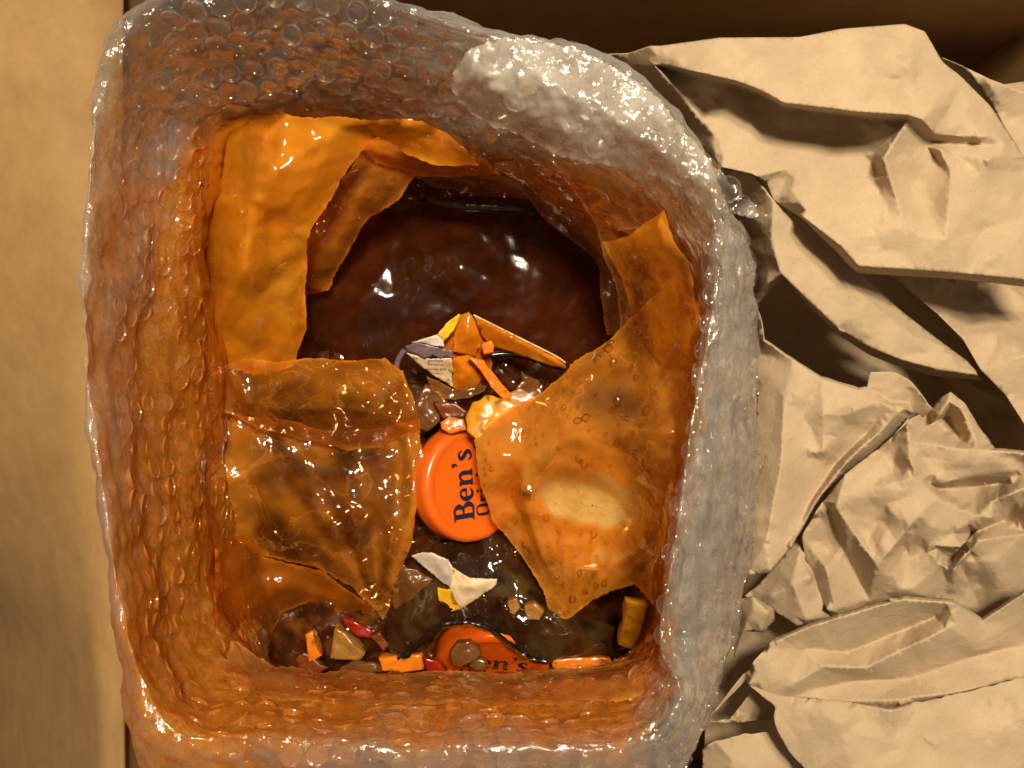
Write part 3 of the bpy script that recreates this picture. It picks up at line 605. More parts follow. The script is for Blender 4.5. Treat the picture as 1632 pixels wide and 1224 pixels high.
def lathe(prof, n=64, knurl=None):
    V, F = [], []
    for k in range(n):
        a = 2*math.pi*k/n
        for i, (r, z) in enumerate(prof):
            q = r*(1+(knurl[1]*(k % 2) if knurl and knurl[0][0] <= i <= knurl[0][1] else 0)); V.append((q*math.cos(a), q*math.sin(a), z))
    m = len(prof)
    for k in range(n):
        for i in range(m-1): F.append((k*m+i, ((k+1) % n)*m+i, ((k+1) % n)*m+i+1, k*m+i+1))
    return V, F
def lid(center, tilt, spin, label):
    root = empty('jar_lid', center); root.rotation_euler = (Matrix.Rotation(tilt[1], 3, Vector((math.cos(tilt[0]), math.sin(tilt[0]), 0))) @ Matrix.Rotation(spin, 3, 'Z')).to_euler()
    R = .0318
    V, F = lathe([(.0005, 0), (R*.60, 0), (R*.78, 0), (R*.80, .0002), (R*.83, .0007), (R*.87, .0010), (R*.91, .0009), (R*.955, .0002), (R*.985, -.0012), (R, -.0035), (R, -.010), (R*1.01, -.0125), (R*.95, -.0128), (R*.94, -.004), (.0005, -.003)], 96)
    me = bpy.data.meshes.new('cap'); me.from_pydata(V, [], [f[::-1] for f in F]); me.update(); me.polygons.foreach_set('use_smooth', [True]*len(me.polygons)); me.materials.append(M['lid'])
    if sum(p.normal.z*p.area*(p.center.z > -.001) for p in me.polygons) < 0: me.flip_normals()
    o = bpy.data.objects.new('cap', me); C.objects.link(o); o.parent = root
    V, F = [], []; words("Ben's", .0128, 0, .0015, V, F, .0003); words('Original', .0086, .0015, -.0085, V, F, .0003)
    me = bpy.data.meshes.new('lettering'); me.from_pydata(V, [], F); me.update(); me.materials.append(M['navy'])
    t = bpy.data.objects.new('lettering', me); C.objects.link(t); t.parent = o
    return tag(root, label, 'jar lid', 'orange jar lids')
lid(P(757, 770, -116), (math.radians(92), math.radians(36)), math.radians(93), 'orange round lid reading up the side in navy, half under the film flap')
lid(P(785, 1068, -128), (math.radians(0), math.radians(38)), math.radians(-9), 'orange lid sunk at the bottom edge behind the wavy black edge')
pc = empty('jar_lid', P(944, 806, -109)); pc.rotation_euler = (math.radians(-22), math.radians(-14), 0)
tag(pc, 'pale cream round lid seen as a light patch through the wet film flap', 'jar lid')
def local_lathe(name, prof, mat, parent):
    V, F = lathe(prof, 72); me = bpy.data.meshes.new(name); me.from_pydata(V, [], [f[::-1] for f in F]); me.update(); me.polygons.foreach_set('use_smooth', [True]*len(me.polygons)); me.materials.append(mat)
    o = bpy.data.objects.new(name, me); C.objects.link(o); o.parent = parent; return o
local_lathe('liner', [(.0004, .0002), (.018, .0002), (.0318, .0), (.0320, -.002)], M['cream'], pc)
local_lathe('rim', [(.0320, -.002), (.0322, .0004), (.0330, .0006), (.0338, .0002), (.0342, -.010), (.033, -.011)], M['amber'], pc)
# torn labels ------------------------------------------------------------
def bit(name, outline, mat, parent, creases=(), points=(), seed=1, wob=.3, thick=.25, step=3, smooth=1, ragged=.25, stain=None):
    return sheet(name, outline, creases, points, step=step, smooth=smooth, wob=wob, wob_scale=.08, ragged=ragged, mat=M[mat], parent=parent, thick=thick, seed=seed, crumple=((26, 1.2), (11, .5)), stain=None if stain is None else (lambda x, y: stain))
la = tag(empty('torn_label', P(740, 580, -118)), 'peaked torn label with yellow strip and small print above the orange lid', 'label')
cream, cz = bit('printed_panel', [(647, 562, -104), (684, 572, -102), (720, 571, -103), (722, 617, -114), (704, 606, -112), (686, 595, -109), (667, 580, -106)], 'paper', la)
bit('border_band', [(646, 552, -101), (664, 546, -99), (690, 552, -99), (721, 559, -101), (722, 572, -102.4), (712, 567, -102), (702, 572, -102), (690, 566, -101.6), (676, 572, -102), (664, 564, -102), (648, 561, -103.2)], 'purple', la, seed=2)
bit('white_edge', [(655, 546, -98), (675, 540, -96), (697, 533, -96), (706, 543, -97), (708, 552, -98.5), (690, 551, -98.5), (668, 546, -98.5)], 'label_white', la, seed=3)
bit('yellow_strip', [(697, 533, -96), (712, 515, -98), (732, 500, -101), (735, 504, -103), (722, 528, -100), (708, 544, -98)], 'yellow', la, seed=4)
bit('inner_cone', [(734, 502, -104), (747, 497, -103), (758, 512, -105), (768, 542, -108), (758, 568, -112), (722, 560, -106), (724, 530, -104)], 'film_bright', la, [[(747, 497, -103), (744, 530, -102), (740, 565, -108)]], stain=.85, seed=5)
bit('lower_film', [(720, 571, -105), (745, 565, -108), (768, 575, -110), (772, 600, -113), (760, 616, -116), (726, 622, -116), (722, 617, -115)], 'film_bright', la, points=[(745, 595, -107)], stain=.85, seed=6)
bit('long_strip', [(755, 503, -102), (797, 523, -106), (843, 546, -110), (885, 568, -114), (900, 578, -116), (903, 588, -118), (876, 583, -118), (829, 566, -114), (786, 552, -112), (768, 536, -108)], 'film_bright', la, [[(757, 507, -101), (800, 529, -104), (845, 553, -108), (896, 582, -114)]], stain=.85, seed=7)
V, F = tube([P(*p) for p in spl([(755, 502, -101), (797, 523, -105), (843, 546, -109), (885, 567, -113), (901, 578, -115)])], .0005, 6); mesh_obj('cut_edge', V, F, M['paper'], la)
bit('backing', [(696, 548, -107), (735, 501, -107), (752, 502, -107), (775, 545, -113), (785, 580, -117), (776, 612, -119), (730, 622, -119), (702, 604, -116)], 'film', la, stain=.7, seed=14)
bit('clear_cup', [(680, 600, -110), (700, 608, -113), (722, 620, -116), (760, 616, -115), (779, 612, -112), (770, 624, -113), (750, 633, -115), (725, 637, -116), (703, 634, -115), (688, 622, -113)], 'film_milky', la, stain=.25, seed=13)
V, F = tube([P(*p) for p in spl([(782, 566, -118), (810, 564, -119), (845, 570, -120), (880, 585, -122), (905, 597, -124)])], .0016, 8); mesh_obj('dark_edge', V, F, M['black'], la)
V, F = tube([P(*p) for p in spl([(632, 590, -106), (634, 575, -104), (644, 558, -102)])], .0016, 8); mesh_obj('curl', V, F, M['purple'], la)
def print_line(text, px, py, size, rot, parent):
    cu = bpy.data.curves.new('print', 'FONT'); cu.body = text; cu.size = size; cu.align_x = 'CENTER'; cu.align_y = 'CENTER'; cu.materials.append(M['ink'])
    tmp = bpy.data.objects.new('tmp', cu); C.objects.link(tmp); me = bpy.data.meshes.new_from_object(tmp.evaluated_get(bpy.context.evaluated_depsgraph_get())); bpy.data.objects.remove(tmp)
    me.name = 'print'; o = bpy.data.objects.new('print', me); C.objects.link(o); o.parent = cream
    z = cz(np.array([(px, py)]))[0]
    zx = cz(np.array([(px+8, py), (px-8, py), (px, py+6), (px, py-6)])); s = (CAM_H-z*.001)/FPX
    tilt = Vector((-(zx[0]-zx[1])*.001/(16*s), (zx[2]-zx[3])*.001/(12*s), 1)).normalized()
    x = Vector((math.cos(rot), math.sin(rot), 0)); x = (x-tilt*x.dot(tilt)).normalized(); y = tilt.cross(x)
    p = P(px, py, z+.9)-parent.location
    o.matrix_local = Matrix(((x.x, y.x, tilt.x, p.x), (x.y, y.y, tilt.y, p.y), (x.z, y.z, tilt.z, p.z), (0, 0, 0, 1)))
for t_, x_, y_, s_ in [('Fett', 662, 570, .0021), ('gesättigte', 694, 574, .0020), ('Fettsäuren', 695, 580.5, .0020), ('Acides gras', 697, 588, .0021), ('saturés', 699, 595, .0019), ('10', 714, 605, .0019), ('2g', 716, 590, .0018)]:
    print_line(t_, x_, y_, s_, math.radians(-7), la)
lb = tag(empty('torn_label', P(730, 935, -112)), 'torn white label scrap with a yellow corner below the orange lid', 'label')
bit('white_part', [(723, 905, -99), (748, 921, -97), (792, 923, -96), (791, 932, -97), (763, 953, -101), (735, 971, -105), (724, 955, -103), (716, 935, -101)], 'paper', lb, [[(723, 905, -99), (738, 935, -98), (735, 965, -104)]], [(755, 935, -96)], seed=8)
bit('fold', [(656, 886, -106), (672, 880, -103), (688, 881, -101), (714, 892, -97), (722, 906, -97), (724, 936, -102), (706, 930, -106), (684, 911, -107), (668, 898, -107)], 'label_white', lb, [[(690, 884, -100), (704, 908, -101), (722, 934, -102)]], seed=9)
bit('yellow_corner', [(697, 936, -105), (712, 940, -103), (722, 938, -102), (736, 950, -102), (735, 971, -105), (702, 978, -109)], 'yellow', lb, seed=10)
bit('amber_edge', [(722, 936, -100.5), (734, 934, -99), (740, 950, -101), (734, 966, -103.5), (722, 962, -103.5), (718, 948, -102)], 'amber', lb, seed=11)
lc = tag(bit('plastic_scrap', [(636, 900, -118), (664, 908, -116), (690, 924, -115), (662, 950, -117), (631, 973, -121), (622, 960, -122)], 'onion', None, [[(640, 905, -117), (655, 930, -114), (630, 968, -120)]], seed=12)[0], 'dull tan plastic scrap left of the torn white label scrap', 'scrap')
# food pieces ------------------------------------------------------------
def chunk(name, outline, z, t, mat, label, cat, group=None, lump=.0006, zs=None):
    """a cut piece of food: its outline seen from above, rounded edges, a thickness of t mm"""
    n = len(outline); pts = []
    for i in range(n):
        a, b = outline[i], outline[(i+1) % n]
        for k in range(4): f = k/4; pts.append((a[0]+(b[0]-a[0])*f, a[1]+(b[1]-a[1])*f))
    for _ in range(0): pts = [tuple((pts[i-1][j]+2*pts[i][j]+pts[(i+1) % len(pts)][j])/4 for j in (0, 1)) for i in range(len(pts))]
    cx = sum(p[0] for p in pts)/len(pts); cy_ = sum(p[1] for p in pts)/len(pts); m = len(pts)
    V = []; org = P(cx, cy_, z-t)
    def zz(x, y): return z+(zs[0]*(x-cx)+zs[1]*(y-cy_) if zs else 0)
    for k, dz in ((.18, .0), (.40, .0), (.62, .0), (.82, -.02), (.94, -.25), (1.0, -.9), (1.0, -t*.6), (.95, -t)):
        for x, y in pts:
            X, Y = cx+(x-cx)*k, cy_+(y-cy_)*k; p = P(X, Y, zz(X, Y)); p.z += dz*.001
            s = noise.noise_vector(p*130)*lump*1.6+noise.noise_vector(p*330)*lump*.6; V.append(p+s)
    p = P(cx, cy_, zz(cx, cy_)); V.append(p+noise.noise_vector(p*130)*lump*1.6+noise.noise_vector(p*330)*lump*.6); F = []
    for r in range(7):
        for i in range(m): F.append((r*m+i, (r+1)*m+i, (r+1)*m+(i+1) % m, r*m+(i+1) % m))
    for i in range(m): F.append((8*m, i, (i+1) % m))
    o = mesh_obj(name, V, F, M[mat], None, origin=org)
    if sum(p.normal.z*p.area for p in o.data.polygons[-m:]) < 0: o.data.flip_normals()
    return tag(o, label, cat, group)
chunk('carrot_strip', [(746, 570), (769, 573), (784, 592), (816, 630), (806, 641), (782, 618), (764, 588)], -100, 8, 'carrot', 'long bright orange carrot strip beside the printed label panel', 'carrot', 'carrot strips', zs=(-.05, -.05))
chunk('carrot_strip', [(768, 546), (784, 541), (789, 552), (786, 563), (770, 565)], -101, 7, 'carrot', 'short orange carrot cube on the peaked torn label', 'carrot', 'carrot strips')
chunk('carrot_strip', [(484, 1012), (496, 1008), (512, 1046), (494, 1060)], -122, 8, 'carrot', 'upright carrot strip at the lower left inside the bag', 'carrot', 'carrot strips')
chunk('carrot_strip', [(603, 1049), (640, 1046), (672, 1045), (675, 1068), (640, 1072), (606, 1070)], -115, 9, 'carrot', 'flat carrot strip against the near wall, left of the red pepper', 'carrot', 'carrot strips')
chunk('carrot_strip', [(700, 672), (715, 664), (738, 668), (744, 684), (720, 690), (704, 684)], -103, 4, 'carrot', 'thin carrot slice lying on the top edge of the orange lid', 'carrot', 'carrot strips')
chunk('carrot_strip', [(880, 1052), (930, 1048), (972, 1050), (978, 1060), (930, 1066), (880, 1066)], -115, 5, 'carrot', 'long thin orange strip along the near wall at the right', 'carrot', 'carrot strips')
chunk('pineapple_chunk', [(743, 666), (755, 641), (778, 631), (811, 641), (839, 652), (826, 668), (783, 684), (764, 699), (746, 690)], -96, 12, 'pine', 'large yellow pineapple chunk above the orange lid', 'pineapple', 'pineapple chunks', .0012, (.03, .08))
chunk('pineapple_chunk', [(1001, 958), (1035, 963), (1028, 990), (1020, 1010), (1008, 1037), (986, 1030), (994, 995)], -80, 12, 'pine', 'upright yellow pineapple stick at the lower right wall', 'pineapple', 'pineapple chunks', .0008, (.1, -.2))
chunk('pineapple_chunk', [(533, 999), (552, 1010), (582, 1040), (575, 1052), (527, 1051), (528, 1024)], -121, 8, 'pale_pine', 'dull tan pineapple wedge at the bottom left, under red pepper', 'pineapple', 'pineapple chunks', .0009)
chunk('pepper_piece', [(545, 984), (562, 990), (594, 1008), (590, 1018), (566, 1012), (548, 996)], -119, 5, 'pepper', 'dark red pepper piece at the lower left above the tan wedge', 'pepper', 'red pepper pieces')
chunk('pepper_piece', [(677, 1048), (694, 1052), (712, 1068), (700, 1074), (678, 1070)], -111, 6, 'pepper', 'bright red pepper piece between carrot strip and onion', 'pepper', 'red pepper pieces')
chunk('onion_piece', [(717, 1040), (728, 1026), (748, 1022), (764, 1030), (768, 1044), (752, 1056), (734, 1064), (720, 1060)], -106, 9, 'onion', 'rounded translucent onion piece in front of the sunken lid', 'onion', 'onion pieces')
chunk('onion_piece', [(746, 1062), (762, 1048), (776, 1054), (774, 1066), (758, 1070)], -107, 6, 'onion', 'small pale onion scrap at the near wall beside the rounded one', 'onion', 'onion pieces')
chunk('onion_piece', [(660, 650), (676, 612), (700, 622), (712, 640), (704, 668), (680, 690), (664, 680)], -116, 9, 'onion', 'soft brown onion piece left of the pineapple, over the lid', 'onion', 'onion pieces', .001)
chunk('onion_piece', [(540, 1066), (560, 1056), (600, 1058), (606, 1072), (560, 1078)], -113, 5, 'onion', 'thin glassy onion slice lying left of the flat carrot strip', 'onion', 'onion pieces')
chunk('onion_piece', [(832, 596), (856, 606), (866, 622), (846, 640), (820, 636), (822, 618)], -108, 9, 'onion', 'ridged translucent onion piece right of the long carrot strip', 'onion', 'onion pieces', .0014)
chunk('onion_piece', [(690, 640), (728, 644), (744, 656), (738, 664), (706, 668)], -110, 8, 'sunk', 'dark red brown slice between the label and the orange lid', 'onion', 'onion pieces')
chunk('pineapple_chunk', [(800, 628), (830, 620), (858, 632), (846, 652), (818, 650)], -104, 8, 'pale_pine', 'tan pineapple piece at the upper right of the yellow chunk', 'pineapple', 'pineapple chunks')
chunk('onion_piece', [(640, 660), (652, 640), (664, 650), (662, 690), (648, 700)], -118, 8, 'onion', 'narrow brown onion sliver at the left of the orange lid', 'onion', 'onion pieces', .001)
chunk('onion_piece', [(470, 1050), (484, 1040), (520, 1066), (500, 1076), (474, 1070)], -122, 6, 'sunk', 'flat brown slice at the bottom left beside the upright carrot strip', 'onion', 'onion pieces', .001)
chunk('carrot_strip', [(590, 1016), (604, 1010), (622, 1030), (612, 1040)], -120, 6, 'sunk', 'small dark carrot bit above the flat carrot strip', 'carrot', 'carrot strips', .0008)
chunk('pineapple_chunk', [(836, 966), (852, 958), (866, 972), (858, 990), (840, 988)], -103, 6, 'pale_pine', 'tan cube of fruit sunk in the lower black pouch', 'pineapple', 'pineapple chunks', .0008)
chunk('pineapple_chunk', [(808, 958), (822, 954), (830, 968), (818, 980), (806, 974)], -103.5, 6, 'pale_pine', 'smaller tan fruit cube left of the other in the lower pouch', 'pineapple', 'pineapple chunks', .0008)
for x0, y0, x1, y1, wd, z, lb_ in [(790, 588, 822, 616, 9, -104, 'clear ridged shard beside the long carrot strip'), (800, 580, 832, 606, 7, -103, 'narrow clear shard right of the ridged shard, by the carrot strip'), (788, 907, 806, 924, 6, -98, 'small bright clear shard at the tip of the torn label scrap')]:
    dx, dy = x1-x0, y1-y0; l = math.hypot(dx, dy); nx, ny = -dy/l*wd/2, dx/l*wd/2
    chunk('glass_shard', [(x0+nx, y0+ny), (x1+nx, y1+ny), (x1-nx, y1-ny), (x0-nx, y0-ny)], z, 3, 'glass', lb_, 'shard', 'clear shards', .0002)

# ---------------------------------------------------------------- crumpled kraft paper
def paper(outline, creases, points, label, seed, crumple=((70, 1.6), (30, .5)), step=7, smooth=1, ragged=0, mat='kraft'):
    cx = sum(p[0] for p in outline)/len(outline); cy_ = sum(p[1] for p in outline)/len(outline); zmin = min(p[2] for p in outline)
    o, _ = sheet('kraft_paper', outline, creases, points, step=15 if not ragged else 12, smooth=0, crumple=tuple(crumple)+((22, .95),), ragged=ragged, mat=M[mat], thick=.28, seed=seed, origin=tuple(P(cx, cy_, zmin)))
    bm = bmesh.new(); bm.from_mesh(o.data); lay = bm.edges.layers.float.new('crease_edge')
    for e in bm.edges:                                       # hard folds stay crisp, soft ones round off
        if len(e.link_faces) == 2: e[lay] = clamp((e.calc_face_angle()-.10)/.32)*.9
    bm.to_mesh(o.data); bm.free()
    m = o.modifiers.new('soften', 'SUBSURF'); m.levels = 1; m.render_levels = 2; m.boundary_smooth = 'PRESERVE_CORNERS'; o.modifiers.move(1, 0)
    return tag(o, label, 'packing paper', 'crumpled kraft paper beside the parcel')
# the lowest sheet, deep in the box
paper([(1140, 200, -110), (1700, 120, -110), (1720, 700, -105), (1700, 1300, -110), (1120, 1300, -110), (1130, 900, -112), (1150, 500, -112)], [[(1250, 300, -95), (1450, 560, -98), (1640, 660, -92)], [(1200, 900, -100), (1450, 1000, -94), (1600, 1200, -98)]], [(1400, 450, -105), (1540, 650, -108)], 'shadowed kraft paper sheet deep in the gaps under the others', 41, ((120, 8), (50, 2.5)), 12)
# A: the big sheet at the top
paper([(946, 88, -34), (1001, 85, -22), (1035, 73, -8), (1052, 73, -6), (1146, 60, -2), (1275, 59, 0), (1340, 46, 2), (1442, 38, 3), (1474, 50, 2), (1503, 100, 0), (1530, 120, -2), (1580, 170, -6), (1640, 262, -10), (1690, 330, -12), (1690, 462, -22), (1632, 457, -22), (1540, 446, -22), (1447, 440, -22), (1365, 436, -22), (1348, 424, -22), (1333, 404, -20), (1279, 349, -20), (1232, 318, -20), (1222, 290, -16), (1198, 276, -10), (1150, 266, -14), (1120, 236, -30), (1060, 170, -36), (990, 118, -38)],
      [[(1043, 100, -10), (1104, 113, 5), (1172, 128, 9), (1215, 145, 10), (1249, 164, 11), (1361, 178, 12), (1447, 183, 13), (1470, 190, 10), (1488, 212, 4)],
       [(1052, 108, -20), (1104, 121, -16), (1172, 136, -15), (1215, 153, -16), (1249, 172, -17), (1361, 187, -17), (1440, 193, -4)],
       [(1043, 103, -10), (1085, 150, -14), (1130, 205, -16), (1180, 262, -12)],
       [(1200, 282, -9), (1260, 268, -12), (1318, 256, -13), (1387, 240, -12), (1432, 206, -3), (1447, 190, 6)],
       [(1447, 190, 6), (1408, 253, 3), (1421, 292, 2), (1442, 356, 2), (1464, 377, 1), (1507, 382, 3)],
       [(1507, 382, 3), (1515, 287, 2), (1490, 250, -5)],
       [(1490, 226, -6), (1554, 206, 2), (1570, 200, 0)], [(1490, 226, -6), (1601, 232, -1)], [(1490, 226, -6), (1563, 275, 0)], [(1500, 215, 2), (1560, 218, 3)], [(1500, 240, 3), (1575, 255, 3)],
       [(1509, 380, 3), (1570, 366, -7), (1640, 345, -10)],
       [(1279, 345, -6), (1340, 392, 0), (1368, 424, 0), (1447, 429, -2), (1540, 436, -2), (1640, 446, -4)],
       [(1340, 47, 3), (1420, 64, 8), (1450, 110, 9), (1460, 150, 6)], [(1275, 62, 0), (1320, 90, 6), (1250, 160, 11)]],
      [(1120, 180, -24), (1250, 220, -19), (1330, 215, -18), (1400, 300, -6), (1340, 320, -6), (1460, 300, -6), (1480, 330, -4), (1560, 310, -2), (1600, 400, 0), (1430, 400, -2), (1390, 120, 8)],
      'large crumpled kraft paper sheet at the top beside the parcel', 42, ((80, 3.2), (34, 1.1)), 6, 2)
# far-right sheet behind A
paper([(1500, 92, -26), (1545, 110, -12), (1578, 126, -9), (1640, 150, -10), (1720, 190, -12), (1720, 420, -30), (1640, 330, -24), (1600, 230, -22), (1560, 165, -22)], [[(1545, 112, -10), (1590, 180, -16), (1650, 290, -16)], [(1575, 129, -8), (1610, 190, -17), (1700, 300, -14)]], [], 'kraft paper edge showing at the far upper right', 43, ((60, 1),), 7)
# B: the rolled band slanting down under A
paper([(1150, 262, -40), (1215, 280, -26), (1250, 330, -28), (1300, 372, -32), (1365, 432, -34), (1440, 498, -38), (1505, 548, -42), (1560, 588, -46), (1566, 606, -52), (1492, 600, -52), (1433, 585, -50), (1384, 565, -48), (1335, 533, -46), (1290, 490, -44), (1247, 441, -40), (1226, 466, -44), (1208, 486, -50), (1196, 470, -60), (1170, 380, -60), (1140, 330, -55)],
      [[(1198, 276, -16), (1232, 318, -16), (1230, 380, -17), (1240, 420, -17), (1245, 436, -17)], [(1245, 436, -17), (1290, 480, -22), (1335, 522, -26), (1384, 552, -28), (1433, 572, -30), (1492, 588, -34), (1555, 596, -40)],
       [(1338, 526, -24), (1380, 530, -26), (1433, 530, -28), (1505, 552, -36)], [(1240, 330, -16), (1300, 400, -20), (1370, 470, -24), (1450, 530, -30)], [(1150, 268, -20), (1172, 264, -12), (1198, 276, -14)], [(1245, 436, -17), (1222, 452, -26), (1200, 478, -40)]],
      [(1180, 330, -38), (1205, 400, -34), (1200, 430, -44)], 'rolled kraft paper band slanting down from under the large top sheet', 44, ((70, 2.4), (30, .9)), 6, 3)
# C: right-hand fold behind the band
paper([(1400, 430, -74), (1440, 455, -52), (1495, 500, -40), (1535, 540, -36), (1564, 590, -36), (1603, 630, -38), (1640, 690, -42), (1720, 740, -50), (1720, 440, -60), (1600, 436, -70)],
      [[(1417, 442, -56), (1495, 501, -36), (1535, 540, -30), (1564, 590, -30), (1603, 630, -32), (1640, 688, -36)], [(1535, 540, -30), (1590, 528, -44), (1700, 540, -50)], [(1564, 590, -30), (1632, 566, -30), (1700, 560, -34)], [(1495, 501, -36), (1560, 490, -60), (1700, 500, -64)]],
      [(1540, 465, -74), (1650, 640, -40)], 'kraft paper fold at the right edge under the large top sheet', 45, ((60, 3), (28, 1)), 6, 3)
# D: the smooth tongue next to the wrap
paper([(1196, 470, -62), (1212, 505, -44), (1219, 540, -36), (1263, 570, -32), (1309, 599, -28), (1368, 617, -26), (1381, 616, -25), (1388, 594, -22), (1427, 593, -20), (1453, 609, -21), (1486, 652, -24), (1475, 664, -30), (1446, 668, -34), (1420, 700, -40), (1370, 740, -44), (1310, 790, -48), (1282, 838, -46), (1256, 878, -42), (1243, 894, -38), (1229, 914, -36), (1193, 916, -36), (1196, 850, -36), (1202, 760, -38), (1206, 650, -42), (1203, 560, -46)],
      [[(1218, 542, -34), (1263, 573, -28), (1309, 603, -23), (1368, 622, -22)], [(1309, 609, -22), (1312, 660, -20), (1312, 717, -24)], [(1300, 705, -28), (1345, 668, -24), (1361, 655, -18), (1400, 640, -20), (1417, 648, -18)],
       [(1440, 650, -20), (1400, 690, -22), (1350, 735, -25), (1300, 800, -28), (1262, 870, -28), (1228, 908, -30)], [(1418, 650, -18), (1380, 690, -30), (1330, 740, -36), (1290, 800, -34)], [(1384, 616, -24), (1420, 640, -26), (1448, 642, -28), (1476, 655, -26)], [(1250, 640, -26), (1245, 740, -24), (1222, 860, -28)]],
      [(1280, 660, -28), (1270, 720, -27), (1350, 690, -30)], 'smooth kraft paper tongue along the right side of the bubble wrap', 46, ((60, 2.4), (28, 1)), 5, 2, .5)
# E: the tight crumple in the middle right
paper([(1278, 856, -46), (1310, 800, -38), (1348, 754, -28), (1400, 715, -30), (1452, 668, -26), (1480, 654, -26), (1500, 632, -24), (1515, 625, -22), (1538, 642, -24), (1560, 680, -30), (1587, 714, -32), (1640, 718, -30), (1720, 730, -36), (1720, 960, -50), (1632, 950, -48), (1565, 990, -58), (1518, 962, -52), (1441, 958, -52), (1386, 972, -50), (1330, 990, -52), (1290, 925, -54)],
      [[(1348, 754, -24), (1390, 777, -21), (1460, 762, -20), (1495, 793, -20), (1468, 816, -16), (1398, 901, -22), (1332, 808, -26), (1348, 754, -24)], [(1278, 856, -42), (1317, 905, -38), (1332, 975, -46)], [(1322, 812, -40), (1345, 880, -42), (1386, 958, -44)], [(1398, 901, -22), (1410, 944, -38), (1448, 944, -40), (1500, 900, -34)],
       [(1468, 816, -16), (1480, 838, -20), (1518, 850, -28), (1560, 822, -24), (1580, 800, -22), (1640, 775, -22)], [(1440, 870, -32), (1480, 868, -28), (1530, 872, -26), (1580, 824, -22)], [(1518, 890, -46), (1550, 850, -44), (1600, 830, -42)],
       [(1460, 705, -20), (1530, 716, -18), (1587, 718, -20), (1640, 724, -20)], [(1460, 700, -22), (1490, 670, -20), (1512, 640, -18), (1532, 652, -20), (1560, 710, -22)], [(1484, 676, -34), (1510, 662, -38), (1530, 700, -34)], [(1446, 680, -18), (1450, 730, -18), (1462, 762, -20)], [(1472, 730, -26), (1500, 770, -24), (1540, 760, -22), (1640, 745, -30)], [(1500, 780, -38), (1560, 775, -42), (1600, 770, -40)],
       [(1520, 905, -28), (1560, 862, -24), (1640, 850, -26)], [(1530, 900, -34), (1545, 930, -46), (1565, 978, -52)]],
      [(1420, 820, -22), (1380, 850, -30), (1300, 880, -46), (1590, 900, -28), (1600, 930, -38), (1420, 740, -26)], 'tightly crumpled kraft paper wad in the middle right', 47, ((46, 5.0), (24, 2.4)), 5, 1, .5)
# F: the broad fold across the lower right
paper([(1131, 1143, -52), (1180, 1080, -44), (1234, 1017, -32), (1286, 994, -28), (1386, 963, -24), (1441, 949, -22), (1518, 955, -24), (1565, 984, -34), (1632, 940, -26), (1720, 930, -26), (1720, 1110, -34), (1600, 1118, -34), (1500, 1128, -36), (1400, 1132, -36), (1300, 1130, -38), (1234, 1126, -40), (1193, 1092, -42), (1190, 1085, -46)],
      [[(1236, 1022, -28), (1288, 1000, -22), (1388, 969, -18), (1441, 955, -16), (1518, 961, -18), (1565, 990, -30), (1632, 946, -20)], [(1234, 1022, -29), (1215, 1050, -30), (1193, 1090, -36)], [(1286, 1034, -32), (1350, 1040, -36), (1420, 1012, -37), (1490, 984, -32)], [(1262, 1092, -30), (1312, 1062, -25), (1380, 1064, -27), (1450, 1030, -24), (1515, 1000, -22)], [(1290, 1100, -34), (1360, 1086, -39), (1450, 1082, -38), (1540, 1050, -36), (1640, 1026, -38)], [(1234, 1118, -38), (1310, 1118, -32), (1420, 1116, -30), (1520, 1104, -28), (1640, 1080, -26)]],
      [(1560, 1040, -32), (1620, 1000, -32)], 'broad kraft paper fold with a curved upper edge across the lower right', 48, ((70, 3.0), (30, 1.2)), 6, 2, .4)
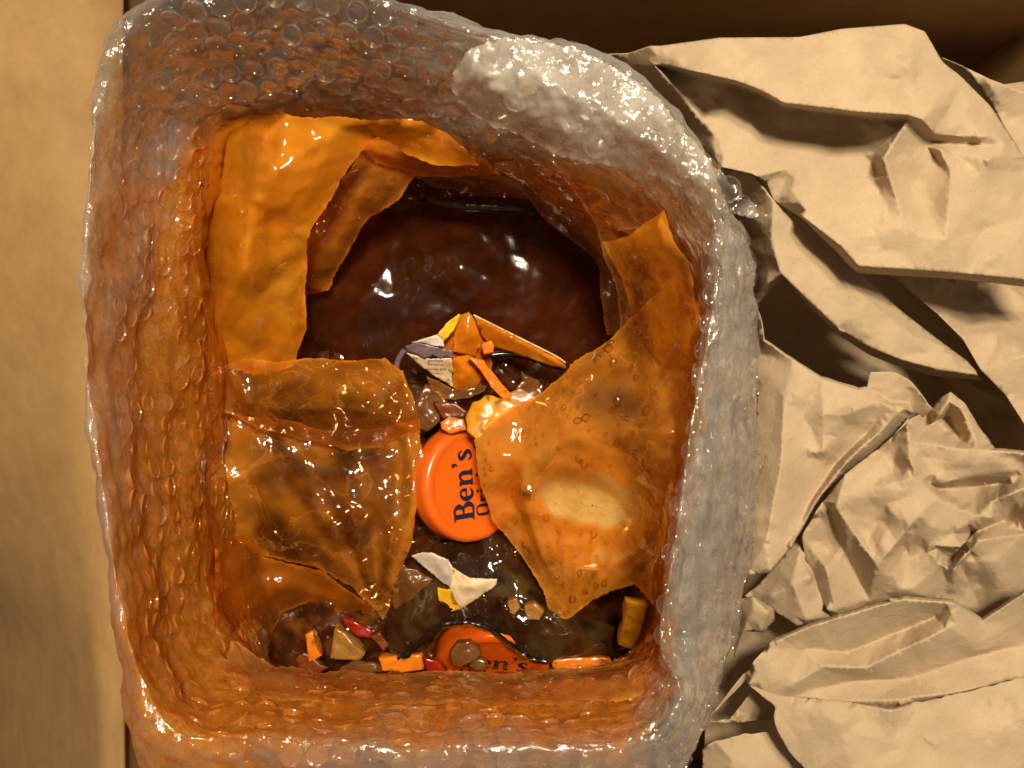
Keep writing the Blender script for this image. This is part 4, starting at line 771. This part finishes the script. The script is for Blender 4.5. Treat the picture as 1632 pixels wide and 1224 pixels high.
# G: the bright torn sheet in the corner
paper([(1193, 1092, -34), (1236, 1108, -28), (1290, 1112, -24), (1360, 1118, -22), (1420, 1126, -22), (1500, 1112, -20), (1640, 1078, -18), (1720, 1070, -18), (1720, 1300, -22), (1320, 1300, -26), (1282, 1226, -26), (1262, 1200, -26), (1247, 1180, -26), (1233, 1150, -26), (1235, 1126, -28)],
      [[(1366, 1122, -20), (1420, 1132, -12), (1456, 1124, -20)], [(1290, 1114, -22), (1340, 1160, -18), (1360, 1240, -18)], [(1500, 1114, -19), (1480, 1180, -14), (1520, 1290, -16)]], [(1420, 1180, -15), (1600, 1160, -14)], 'bright torn kraft paper sheet in the bottom right corner', 49, ((90, 3.2), (36, 1.2)), 6, 3, 1.0)
# H: scraps by the lower end of the wrap
paper([(1118, 1196, -52), (1139, 1181, -44), (1180, 1172, -42), (1228, 1166, -44), (1250, 1188, -44), (1290, 1235, -46), (1280, 1300, -50), (1120, 1300, -56)], [[(1139, 1181, -44), (1165, 1210, -40), (1175, 1290, -44)]], [(1200, 1230, -40)], 'small torn kraft paper piece at the bottom edge by the wrap', 50, ((40, 1.2),), 5, 2, 1.0)
paper([(1130, 1150, -60), (1162, 1146, -58), (1200, 1100, -52), (1235, 1122, -52), (1234, 1146, -56), (1180, 1152, -60)], [[(1165, 1120, -54), (1170, 1148, -56)]], [], 'shaded kraft paper scrap tucked under the torn corner sheet', 51, ((30, .8),), 5, 2, .8)
paper([(1172, 990, -56), (1176, 955, -50), (1200, 950, -42), (1234, 968, -46), (1236, 990, -48), (1216, 1008, -48), (1186, 1006, -48), (1170, 1048, -60)], [[(1200, 952, -40), (1222, 975, -36), (1214, 1004, -42)]], [(1195, 980, -40)], 'small bright kraft paper curl beside the lower right of the wrap', 52, ((30, .6),), 4, 3)
paper([(1186, 950, -66), (1210, 930, -62), (1240, 896, -58), (1285, 840, -56), (1300, 920, -52), (1335, 985, -52), (1270, 998, -54), (1234, 975, -60)], [[(1230, 950, -52), (1262, 930, -46), (1290, 920, -44)], [(1280, 850, -54), (1262, 930, -46), (1286, 988, -48)], [(1262, 930, -46), (1240, 905, -56)]], [(1300, 960, -50)], 'creased kraft paper corner between the tongue and the broad fold', 53, ((34, 1.6),), 5, 1)
